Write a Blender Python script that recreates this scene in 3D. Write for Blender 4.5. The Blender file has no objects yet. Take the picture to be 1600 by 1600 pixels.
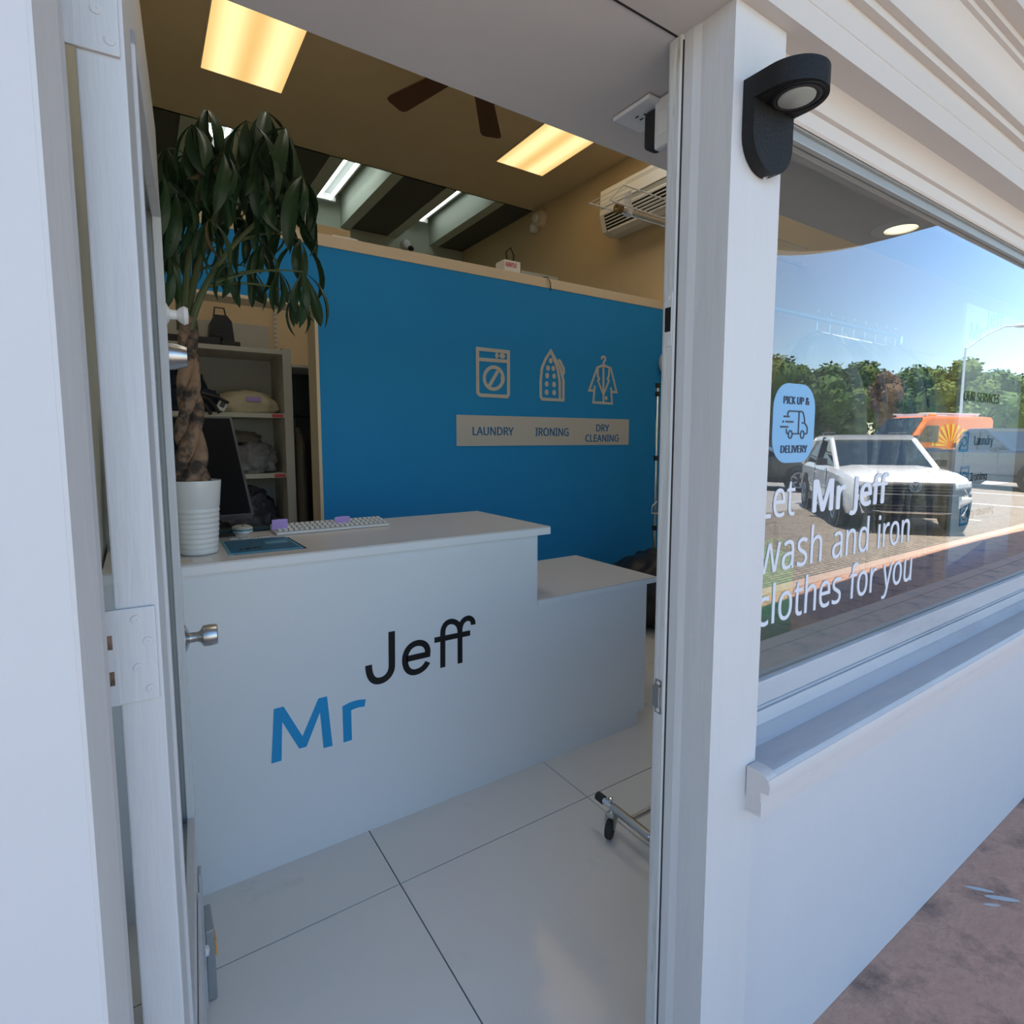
import bpy, bmesh, math, random
import numpy as np
from mathutils import Vector, Matrix, noise
random.seed(7)
C = bpy.context.scene.collection
PI = math.pi

# ------------------------------------------------------------------ camera, sky, sun, exposure
YAW, PITCH, FPX, CX, CY, CAMH = math.radians(33.58), math.radians(5.46), 874.0, 800.0, 770.0, 1.48
cam_d = bpy.data.cameras.new('camera'); cam = bpy.data.objects.new('camera', cam_d); C.objects.link(cam)
cam.location = (0, 0, CAMH); cam.rotation_euler = (PI/2 - PITCH, 0, -YAW)
cam_d.sensor_width = 36; cam_d.lens = FPX/1600*36; cam_d.shift_y = (CY-800)/1600; cam_d.clip_start = .02; cam_d.clip_end = 500
bpy.context.scene.camera = cam
vs = bpy.context.scene.view_settings
vs.view_transform = 'Standard'; vs.look = 'None'; vs.gamma = 1; vs.use_curve_mapping = False
vs.exposure = -0.10
SUN_DIR = Vector((.09, -.135, -1)).normalized()
world = bpy.data.worlds.new('world'); bpy.context.scene.world = world; world.use_nodes = True
wn = world.node_tree.nodes; wl = world.node_tree.links
bg = wn['Background']; sky = wn.new('ShaderNodeTexSky'); sky.sky_type = 'NISHITA'; sky.sun_disc = False
sky.sun_elevation = math.radians(78); sky.sun_rotation = math.radians(-30); sky.air_density = 1.0; sky.dust_density = .25; sky.ozone_density = 1.6
tc = wn.new('ShaderNodeTexCoord'); mp = wn.new('ShaderNodeMapping'); mp.inputs['Scale'].default_value = (1, 1, 5)
nz = wn.new('ShaderNodeTexNoise'); nz.inputs['Scale'].default_value = 1.6; nz.inputs['Detail'].default_value = 6
cr = wn.new('ShaderNodeValToRGB'); cr.color_ramp.elements[0].position = .5; cr.color_ramp.elements[1].position = .8
cr.color_ramp.elements[1].color = (.35, .35, .35, 1)
mx = wn.new('ShaderNodeMixRGB'); mx.inputs[2].default_value = (2.6, 2.8, 3.1, 1)
wl.new(tc.outputs['Generated'], mp.inputs[0]); wl.new(mp.outputs[0], nz.inputs[0]); wl.new(nz.outputs[0], cr.inputs[0])
wl.new(cr.outputs[0], mx.inputs[0]); wl.new(sky.outputs[0], mx.inputs[1]); hs = wn.new('ShaderNodeHueSaturation'); hs.inputs['Saturation'].default_value = 1.13; wl.new(mx.outputs[0], hs.inputs['Color']); wl.new(hs.outputs[0], bg.inputs[0])
bg.inputs[1].default_value = .46
sd = bpy.data.lights.new('sun', 'SUN'); sd.energy = 13.0; sd.angle = math.radians(.6); sd.color = (1, .93, .82)
so = bpy.data.objects.new('sun', sd); C.objects.link(so); so.rotation_euler = SUN_DIR.to_track_quat('-Z', 'Y').to_euler(); so.location = (0, 0, 20)

# pixel of the 1600 px photograph -> point on a real plane X=, Y= or Z=
_f = np.array([math.sin(YAW)*math.cos(PITCH), math.cos(YAW)*math.cos(PITCH), -math.sin(PITCH)])
_r = np.array([math.cos(YAW), -math.sin(YAW), 0]); _u = np.cross(_r, _f)
def ray(x, y): return _f + _r*(x-CX)/FPX - _u*(y-CY)/FPX
def at(x, y, **k):
    d = ray(x, y); (a, v), = k.items(); i = 'XYZ'.index(a); o = (0, 0, CAMH)[i]; t = (v-o)/d[i]
    return Vector((d[0]*t, d[1]*t, CAMH+d[2]*t))
GY = .70     # plane of the shop-window glass
def mirrored(x, depth):    # where a thing seen in the glass really stands
    d = ray(x, 695); return d[0]*depth, 2*GY - d[1]*depth

# ------------------------------------------------------------------ materials
def new_mat(name):
    m = bpy.data.materials.new(name); m.use_nodes = True
    return m, m.node_tree.nodes, m.node_tree.links, m.node_tree.nodes['Principled BSDF']
def mat(name, col, rough=.5, metal=0, var=.06, scale=8, bump=0, bscale=60, emit=0, ecol=None, spec=None, dirt=None, dscale=3, dlo=.55, dhi=.75, stretch=None, trans=0, sheen=0, coat=0):
    m, n, l, b = new_mat(name)
    b.inputs['Roughness'].default_value = rough; b.inputs['Metallic'].default_value = metal
    if spec is not None: b.inputs['Specular IOR Level'].default_value = spec
    if coat: b.inputs['Coat Weight'].default_value = coat; b.inputs['Coat Roughness'].default_value = .05
    t = n.new('ShaderNodeTexCoord'); mpn = n.new('ShaderNodeMapping')
    if stretch: mpn.inputs['Scale'].default_value = stretch
    l.new(t.outputs['Object'], mpn.inputs[0])
    nt = n.new('ShaderNodeTexNoise'); nt.inputs['Scale'].default_value = scale; nt.inputs['Detail'].default_value = 5
    l.new(mpn.outputs[0], nt.inputs[0])
    mix = n.new('ShaderNodeMixRGB'); mix.inputs[1].default_value = (*[c*(1-var) for c in col], 1); mix.inputs[2].default_value = (*[min(1, c*(1+var)) for c in col], 1)
    l.new(nt.outputs[0], mix.inputs[0]); out = mix.outputs[0]
    if dirt:
        n2 = n.new('ShaderNodeTexNoise'); n2.inputs['Scale'].default_value = dscale; n2.inputs['Detail'].default_value = 8; n2.inputs['Roughness'].default_value = .65
        l.new(mpn.outputs[0], n2.inputs[0]); r = n.new('ShaderNodeValToRGB'); r.color_ramp.elements[0].position = dlo; r.color_ramp.elements[1].position = dhi
        l.new(n2.outputs[0], r.inputs[0]); m2 = n.new('ShaderNodeMixRGB'); m2.inputs[2].default_value = (*dirt, 1)
        l.new(r.outputs[0], m2.inputs[0]); l.new(out, m2.inputs[1]); out = m2.outputs[0]
    l.new(out, b.inputs['Base Color'])
    if bump:
        n3 = n.new('ShaderNodeTexNoise'); n3.inputs['Scale'].default_value = bscale; n3.inputs['Detail'].default_value = 4
        l.new(mpn.outputs[0], n3.inputs[0]); bp = n.new('ShaderNodeBump'); bp.inputs['Strength'].default_value = bump; bp.inputs['Distance'].default_value = .01
        l.new(n3.outputs[0], bp.inputs['Height']); l.new(bp.outputs[0], b.inputs['Normal'])
    if emit:
        b.inputs['Emission Color'].default_value = (*(ecol or col), 1); b.inputs['Emission Strength'].default_value = emit
    if trans: b.inputs['Transmission Weight'].default_value = trans
    return m
def glass_mat(name, tint=(1, 1, 1), boost=1.8, wav=0.0, wscale=2.0, haze=0.0):
    m, n, l, b = new_mat(name); n.remove(b); out = n['Material Output']
    tr = n.new('ShaderNodeBsdfTransparent'); tr.inputs[0].default_value = (*tint, 1)
    gl = n.new('ShaderNodeBsdfGlossy'); gl.inputs['Roughness'].default_value = 0.0; gl.inputs[0].default_value = (1, 1, 1, 1)
    fr = n.new('ShaderNodeFresnel'); fr.inputs[0].default_value = 1.52
    g = n.new('ShaderNodeNewGeometry'); s = n.new('ShaderNodeMath'); s.operation = 'SUBTRACT'; s.inputs[0].default_value = 1; l.new(g.outputs['Backfacing'], s.inputs[1])
    m1 = n.new('ShaderNodeMath'); m1.operation = 'MULTIPLY'; l.new(fr.outputs[0], m1.inputs[0]); l.new(s.outputs[0], m1.inputs[1])
    m2 = n.new('ShaderNodeMath'); m2.operation = 'MULTIPLY'; m2.use_clamp = True; m2.inputs[1].default_value = boost
    q1 = n.new('ShaderNodeMath'); q1.operation = 'MULTIPLY_ADD'; q1.inputs[1].default_value = 1.4; q1.inputs[2].default_value = 1; l.new(m1.outputs[0], q1.inputs[0])
    q2 = n.new('ShaderNodeMath'); q2.operation = 'DIVIDE'; l.new(m1.outputs[0], q2.inputs[0]); l.new(q1.outputs[0], q2.inputs[1]); l.new(q2.outputs[0], m2.inputs[0])
    mixs = n.new('ShaderNodeMixShader'); l.new(m2.outputs[0], mixs.inputs[0]); l.new(tr.outputs[0], mixs.inputs[1]); l.new(gl.outputs[0], mixs.inputs[2])
    if wav:
        t = n.new('ShaderNodeTexCoord'); nt = n.new('ShaderNodeTexNoise'); nt.inputs['Scale'].default_value = wscale; nt.inputs['Detail'].default_value = 1
        l.new(t.outputs['Object'], nt.inputs[0]); bp = n.new('ShaderNodeBump'); bp.inputs['Strength'].default_value = wav; bp.inputs['Distance'].default_value = .01
        l.new(nt.outputs[0], bp.inputs['Height']); l.new(bp.outputs[0], gl.inputs['Normal'])
    fin = mixs.outputs[0]
    if haze:
        d = n.new('ShaderNodeBsdfDiffuse'); d.inputs[0].default_value = (.8, .8, .8, 1); m3 = n.new('ShaderNodeMixShader'); m3.inputs[0].default_value = haze
        l.new(fin, m3.inputs[1]); l.new(d.outputs[0], m3.inputs[2]); fin = m3.outputs[0]
    l.new(fin, out.inputs[0]); return m

M = dict(
 facade=mat('facade_paint', (.60, .585, .585), .55, var=.02, bump=.12, bscale=22, dirt=(.62, .58, .52), dscale=1.3, dlo=.68, dhi=.9),
 trim=mat('trim_paint', (.60, .585, .575), .5, var=.04, scale=14, bump=.25, bscale=30, stretch=(1, 1, .15), dirt=(.5, .46, .4), dscale=9, dlo=.7, dhi=.86),
 cornice=mat('cornice_paint', (.60, .56, .52), .5, var=.03, bump=.15, bscale=18, stretch=(.3, 1, 1), dirt=(.5, .42, .33), dscale=6, dlo=.66, dhi=.85),
 sill=mat('sill_paint', (.46, .47, .49), .45, var=.06, scale=10, bump=.3, bscale=25, stretch=(.3, 1, 1), dirt=(.30, .31, .33), dscale=5, dlo=.5, dhi=.8),
 sillnose=mat('sill_nose_paint', (.60, .56, .54), .5, var=.03, bump=.2, bscale=25, dirt=(.6, .5, .44), dscale=7, dlo=.6, dhi=.85),
 jamb=mat('jamb_paint', (.58, .57, .545), .5, var=.10, scale=20, bump=.6, bscale=35, stretch=(1, 1, .12), dirt=(.24, .18, .13), dscale=22, dlo=.60, dhi=.74),
 soffit=mat('soffit_paint', (.66, .625, .60), .6, var=.03, bump=.15, bscale=12, dirt=(.5, .44, .38), dscale=2.5, dlo=.65, dhi=.9),
 door=mat('door_paint', (.58, .585, .59), .45, var=.05, scale=16, bump=.3, bscale=35, stretch=(1, 1, .12), dirt=(.55, .52, .48), dscale=6, dlo=.66, dhi=.85),
 dark_gap=mat('dark_gap', (.03, .025, .02), .8),
 beige=mat('beige_wall', (.68, .53, .33), .7, var=.03, bump=.08),
 trimbeige=mat('beige_trim', (.74, .62, .45), .6, var=.03),
 ceil=mat('ceiling_paint', (.74, .61, .41), .8, var=.03, bump=.1, bscale=40),
 grey_paint=mat('grey_green_paint', (.55, .60, .52), .7, var=.04),
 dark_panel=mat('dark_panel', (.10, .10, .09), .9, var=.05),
 innerwall=mat('inner_left_wall', (.62, .65, .58), .7),
 blue=mat('blue_wall_paint', (.019, .29, .70), .7, spec=.25, var=.03, scale=3, bump=.05),
 white_lam=mat('white_laminate', (.82, .84, .85), .35, var=.01),
 edge_lam=mat('laminate_edge', (.85, .86, .87), .3, var=.01),
 top_lam=mat('counter_top_laminate', (.68, .66, .64), .3, var=.02),
 signgrey=mat('sign_grey', (.56, .56, .55), .5, var=.02),
 signblue=mat('sign_blue', (.012, .14, .36), .5),
 black=mat('black_vinyl', (.008, .008, .010), .4),
 cyan=mat('cyan_vinyl', (.006, .32, .66), .4),
 tile=mat('porcelain_tile', (.78, .76, .73), .09, var=.02, scale=2, dirt=(.5, .48, .44), dscale=3, dlo=.6, dhi=.9),
 grout=mat('grout', (.10, .09, .08), .9),
 lampblack=mat('black_metal', (.012, .012, .012), .5, spec=.25, var=.2, scale=14, bump=.15, bscale=200, dirt=(.10, .10, .10), dscale=18, dlo=.68, dhi=.85),
 lens=mat('frosted_lens', (.42, .46, .43), .35, var=.05),
 chrome=mat('chrome', (.75, .75, .76), .12, 1),
 steel=mat('brushed_steel', (.5, .5, .49), .3, 1, var=.1),
 aluminium=mat('dull_aluminium', (.36, .38, .38), .45, .4, var=.08),
 rubber=mat('black_rubber', (.02, .02, .022), .6),
 leafm=mat('leaf_green', (.022, .060, .024), .42, var=.35, scale=7, spec=.4),
 leafdry=mat('leaf_dry', (.13, .10, .045), .6, var=.3),
 stem=mat('green_stem', (.10, .13, .055), .55, var=.2),
 bark=mat('bark', (.30, .19, .12), .8, var=.2, scale=25, bump=.8, bscale=45, dirt=(.05, .04, .035), dscale=14, dlo=.45, dhi=.58),
 pot=mat('white_ceramic', (.80, .81, .80), .3, var=.01, coat=.3),
 soil=mat('soil', (.12, .10, .09), .9, bump=.9, bscale=90),
 white=mat('white_plastic', (.80, .80, .79), .35, var=.02),
 porcelain=mat('white_porcelain', (.82, .82, .8), .15),
 teal=mat('teal_plastic', (.02, .35, .36), .4),
 purple=mat('purple_note', (.48, .34, .74), .7, var=.04),
 brochure=mat('blue_card', (.02, .14, .26), .4),
 brochure_edge=mat('light_blue_card', (.10, .36, .50), .4),
 screen=mat('black_monitor', (.004, .005, .007), .5, spec=.08),
 bezel=mat('dark_bezel', (.05, .055, .07), .4),
 shelfm=mat('shelf_board', (.62, .58, .50), .6, var=.03),
 shelfback=mat('shelf_back', (.45, .44, .40), .7, var=.03),
 navy=mat('navy_cloth', (.015, .025, .06), .9, var=.3, bump=.5),
 tealcloth=mat('dark_teal_cloth', (.02, .05, .06), .9),
 bagcloth=mat('cream_cloth', (.66, .57, .40), .4, var=.15, bump=1.0, bscale=16),
 darkbag=mat('dark_plastic_bag', (.09, .09, .11), .3, var=.5, scale=14, bump=1.6, bscale=16),
 greybag=mat('grey_clothes', (.24, .23, .24), .35, var=.6, scale=12, bump=1.6, bscale=15),
 brown=mat('brown_clothes', (.16, .135, .105), .8, var=.25, stretch=(4, 4, .4), bump=.4),
 red=mat('red_label', (.65, .06, .08), .5),
 woodfan=mat('dark_wood', (.10, .045, .022), .5, var=.25, scale=20, stretch=(1, 6, 1)),
 brass=mat('aged_brass', (.28, .18, .08), .35, .8),
 orange=mat('orange_label', (.95, .38, .03), .5),
 greencloth=mat('green_bag', (.03, .38, .10), .8, var=.15, bump=.5),
 poster=mat('white_board', (.80, .82, .84), .5, var=.01),
 posterblue=mat('poster_blue', (.03, .35, .62), .5),
 posterink=mat('poster_ink', (.01, .06, .07), .5),
 sticker=mat('sticker_blue', (.20, .42, .64), .5, var=.01),
 stickerink=mat('sticker_ink', (.025, .03, .06), .5),
 whitevinyl=mat('white_vinyl', (.70, .70, .74), .5, var=.01),
 sidewalk=mat('stained_sidewalk', (.62, .34, .23), .8, var=.3, scale=5, bump=.6, bscale=40, dirt=(.12, .085, .07), dscale=5, dlo=.48, dhi=.72),
 kerb=mat('kerb_concrete', (.55, .40, .31), .8, var=.15, bump=.4),
 concrete=mat('lot_concrete', (.42, .40, .37), .85, var=.12, scale=1, bump=.2),
 grass=mat('grass', (.06, .12, .02), .9, var=.4),
 linepaint=mat('road_line', (.75, .75, .72), .6),
 carwhite=mat('car_white', (.90, .89, .84), .25, coat=.6, var=.01),
 carblack=mat('car_trim_black', (.02, .02, .022), .4),
 carglass=mat('car_glass', (.02, .03, .035), .04, spec=.8),
 cardark=mat('car_dark_blue', (.025, .035, .055), .2, coat=.8),
 cargrey=mat('car_charcoal', (.04, .042, .045), .2, coat=.8),
 vanorange=mat('van_orange', (.90, .20, .02), .3, coat=.5),
 yellow=mat('van_yellow', (.95, .62, .02), .4),
 tyre=mat('tyre', (.025, .025, .025), .8),
 alloy=mat('wheel_alloy', (.35, .36, .38), .3, .7),
 headlight=mat('headlight', (.65, .68, .7), .1, spec=1),
 crown1=mat('foliage_a', (.065, .13, .022), .8, var=.5, scale=1.5),
 crown2=mat('foliage_b', (.10, .15, .02), .8, var=.5, scale=1.5),
 crown3=mat('foliage_rust', (.18, .11, .05), .8, var=.5, scale=1.5),
 trunk=mat('tree_trunk', (.12, .09, .06), .9),
 galv=mat('galvanised', (.55, .56, .57), .5, .3),
 canopy_under=mat('canopy_boards', (.12, .075, .045), .8, var=.2, scale=5, stretch=(.3, 6, 1)),
 canopy=mat('canopy_paint', (.74, .70, .66), .6, var=.03),
)
M['pane'] = glass_mat('window_glass', (.85, .885, .88), 3.0, .02, 1.2)
M['doorpane'] = glass_mat('door_glass', (.90, .94, .93), 1.8)
M['plastic'] = glass_mat('garment_plastic', (.96, .96, .97), 1.3, .5, 14, haze=.03)
# lit panels: warm diffuser with two tubes showing through
def panel_mat(strength, c0=(.60, .38, .13, 1), c1=(.95, .70, .33, 1)):
    m, n, l, b = new_mat('lit_diffuser'); b.inputs['Base Color'].default_value = (.8, .7, .5, 1)
    t = n.new('ShaderNodeTexCoord'); s = n.new('ShaderNodeSeparateXYZ'); l.new(t.outputs['Object'], s.inputs[0])
    w = n.new('ShaderNodeMath'); w.operation = 'MULTIPLY'; w.inputs[1].default_value = 2*PI/.30; l.new(s.outputs[0], w.inputs[0])
    c = n.new('ShaderNodeMath'); c.operation = 'COSINE'; l.new(w.outputs[0], c.inputs[0])
    r = n.new('ShaderNodeMapRange'); r.inputs['From Min'].default_value = 1; r.inputs['From Max'].default_value = -1; r.inputs['To Min'].default_value = 0; r.inputs['To Max'].default_value = 1
    l.new(c.outputs[0], r.inputs[0])
    mix = n.new('ShaderNodeMixRGB'); mix.inputs[1].default_value = c0; mix.inputs[2].default_value = c1; l.new(r.outputs[0], mix.inputs[0])
    l.new(mix.outputs[0], b.inputs['Emission Color']); b.inputs['Emission Strength'].default_value = strength
    return m
M['panel'] = panel_mat(1.6); M['panel_front'] = panel_mat(4.5, (.75, .70, .62, 1), (.9, .84, .74, 1))  # second one: stronger, whiter glow for the added out-of-view fill panels
M['housing'] = mat('lamp_housing', (.30, .32, .31), .6)
M['tube'] = mat('lit_tube', (.9, .95, .92), .5, emit=4.2, ecol=(.90, 1.0, .97))
M['bulb'] = mat('lit_bulb', (1, .9, .7), .5, emit=3.0, ecol=(1, .86, .58))
def paver_mat():
    m, n, l, b = new_mat('street_pavers'); b.inputs['Roughness'].default_value = .85
    t = n.new('ShaderNodeTexCoord'); k = n.new('ShaderNodeTexBrick'); l.new(t.outputs['Object'], k.inputs[0])
    k.inputs['Color1'].default_value = (.40, .33, .25, 1); k.inputs['Color2'].default_value = (.27, .23, .18, 1); k.inputs['Mortar'].default_value = (.10, .085, .07, 1)
    k.inputs['Scale'].default_value = 4; k.inputs['Mortar Size'].default_value = .03; l.new(k.outputs[0], b.inputs['Base Color']); return m
M['pavers'] = paver_mat()

# ------------------------------------------------------------------ mesh helpers
class B:
    def __init__(s): s.b = bmesh.new()
    def box(s, x0, x1, y0, y1, z0, z1, bev=0, rot=None, piv=None):
        r = bmesh.ops.create_cube(s.b, size=1); v = r['verts']
        for q in v: q.co = Vector((x0 + (q.co.x+.5)*(x1-x0), y0 + (q.co.y+.5)*(y1-y0), z0 + (q.co.z+.5)*(z1-z0)))
        if bev:
            e = list({e for q in v for e in q.link_edges}); rr = bmesh.ops.bevel(s.b, geom=e, offset=bev, segments=2, profile=.6, affect='EDGES'); v = list({q for f in rr['faces'] for q in f.verts} | {q for q in v if q.is_valid})
        if rot is not None:
            bmesh.ops.rotate(s.b, verts=v, cent=piv or ((x0+x1)/2, (y0+y1)/2, (z0+z1)/2), matrix=rot)
        return s
    def tube(s, pts, r, seg=10, caps=True):
        pts = [Vector(p) for p in pts]; n = len(pts); rad = r if isinstance(r, (list, tuple)) else [r]*n; rings = []; up = None
        for i, p in enumerate(pts):
            d = (pts[min(i+1, n-1)] - pts[max(i-1, 0)]).normalized()
            if up is None: up = Vector((0, 0, 1)) if abs(d.z) < .9 else Vector((1, 0, 0))
            a = d.cross(up).normalized(); c = a.cross(d).normalized(); up = c
            rings.append([s.b.verts.new(p + (a*math.cos(2*PI*k/seg) + c*math.sin(2*PI*k/seg))*rad[i]) for k in range(seg)])
        for i in range(n-1):
            for k in range(seg): s.b.faces.new((rings[i][k], rings[i][(k+1) % seg], rings[i+1][(k+1) % seg], rings[i+1][k]))
        if caps: s.b.faces.new(rings[0][::-1]); s.b.faces.new(rings[-1])
        return s
    def lathe(s, prof, loc=(0, 0, 0), seg=32, axis=(0, 0, 1), closed=False):
        q = Vector((0, 0, 1)).rotation_difference(Vector(axis)); loc = Vector(loc); rings = []
        for r, z in prof:
            rings.append([s.b.verts.new(loc + q @ Vector((max(r, 1e-5)*math.cos(2*PI*k/seg), max(r, 1e-5)*math.sin(2*PI*k/seg), z))) for k in range(seg)])
        for i in range(len(prof)-1):
            for k in range(seg): s.b.faces.new((rings[i][k], rings[i][(k+1) % seg], rings[i+1][(k+1) % seg], rings[i+1][k]))
        if closed: s.b.faces.new(rings[0][::-1]); s.b.faces.new(rings[-1])
        return s
    def prism(s, poly, a, b, axis='X'):   # polygon extruded along an axis from a to b
        def P(u, v, w): return {'X': (w, u, v), 'Y': (u, w, v), 'Z': (u, v, w)}[axis]
        A = [s.b.verts.new(P(u, v, a)) for u, v in poly]; Bv = [s.b.verts.new(P(u, v, b)) for u, v in poly]; n = len(poly)
        s.b.faces.new(A); s.b.faces.new(Bv[::-1])
        for i in range(n): s.b.faces.new((A[i], Bv[i], Bv[(i+1) % n], A[(i+1) % n]))
        return s
    def grid(s, fn, nu, nv, closeu=False):
        V = [[s.b.verts.new(fn(i/(nu - (0 if closeu else 1)), j/(nv-1))) for j in range(nv)] for i in range(nu)]
        for i in range(nu if closeu else nu-1):
            for j in range(nv-1): s.b.faces.new((V[i][j], V[(i+1) % nu][j], V[(i+1) % nu][j+1], V[i][j+1]))
        return s
    def ribbon(s, pts, w, plane='Y', y=0, th=.0012, closed=False):   # flat stroke in the XZ plane
        pts = [Vector((p[0], p[1])) for p in pts]; n = len(pts); L = []; R = []
        for i, p in enumerate(pts):
            a = pts[(i-1) % n] if (closed or i) else p; c = pts[(i+1) % n] if (closed or i < n-1) else p
            d1 = (p-a).normalized() if (p-a).length > 1e-9 else (c-p).normalized(); d2 = (c-p).normalized() if (c-p).length > 1e-9 else d1
            t = (d1+d2); t = t.normalized() if t.length > .1 else d1; nn = Vector((-t.y, t.x)); k = 1/max(.5, nn.dot(Vector((-d1.y, d1.x))))
            L.append(p+nn*w/2*k); R.append(p-nn*w/2*k)
        def V(p, yy): return s.b.verts.new((p.x, yy, p.y))
        A = [V(p, y) for p in L]; D = [V(p, y) for p in R]; A2 = [V(p, y-th) for p in L]; D2 = [V(p, y-th) for p in R]
        m = n if closed else n-1
        for i in range(m):
            j = (i+1) % n
            s.b.faces.new((A2[i], A2[j], D2[j], D2[i])); s.b.faces.new((A[i], D[i], D[j], A[j])); s.b.faces.new((A[i], A[j], A2[j], A2[i])); s.b.faces.new((D[i], D2[i], D2[j], D[j]))
        if not closed:
            s.b.faces.new((A[0], A2[0], D2[0], D[0])); s.b.faces.new((A[-1], D[-1], D2[-1], A2[-1]))
        return s
    def disc(s, x, z, rx, rz, y, th=.0012, seg=20):
        return s.prism([(x+rx*math.cos(2*PI*k/seg), z+rz*math.sin(2*PI*k/seg)) for k in range(seg)], y, y-th, 'Y')
    def make(s, name, m, parent=None, smooth=False, loc=None, ang=35):
        bmesh.ops.recalc_face_normals(s.b, faces=s.b.faces)
        me = bpy.data.meshes.new(name); s.b.to_mesh(me); s.b.free(); me.materials.append(M[m] if isinstance(m, str) else m)
        if smooth:
            for p in me.polygons: p.use_smooth = True
            me.set_sharp_from_angle(angle=math.radians(ang))
        o = bpy.data.objects.new(name, me); C.objects.link(o)
        if parent: o.parent = parent; o.matrix_parent_inverse = parent_inv(parent)
        if loc: o.location = loc
        return o
def parent_inv(p):
    m = Matrix.LocRotScale(p.location, p.rotation_euler.to_quaternion(), p.scale); q = p
    while q.parent: q = q.parent; m = Matrix.LocRotScale(q.location, q.rotation_euler.to_quaternion(), q.scale) @ m if False else m
    return m.inverted() if p.get('_world') else Matrix.Identity(4)
def thing(name, label, cat, loc=(0, 0, 0), rz=0, group=None, world=True):
    o = bpy.data.objects.new(name, None); C.objects.link(o); o.location = loc; o.rotation_euler = (0, 0, rz); o.empty_display_size = .05
    o['label'] = label; o['category'] = cat
    if group: o['group'] = group
    if world: o['_world'] = 1     # its parts are modelled in world coordinates
    return o
def tag(o, label, cat, group=None, kind=None):
    o['label'] = label; o['category'] = cat
    if group: o['group'] = group
    if kind: o['kind'] = kind
    return o
def struct(o, label=None, cat=None):
    o['kind'] = 'structure'
    if label: o['label'] = label; o['category'] = cat or 'structure'
    return o
_cap = {}
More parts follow.
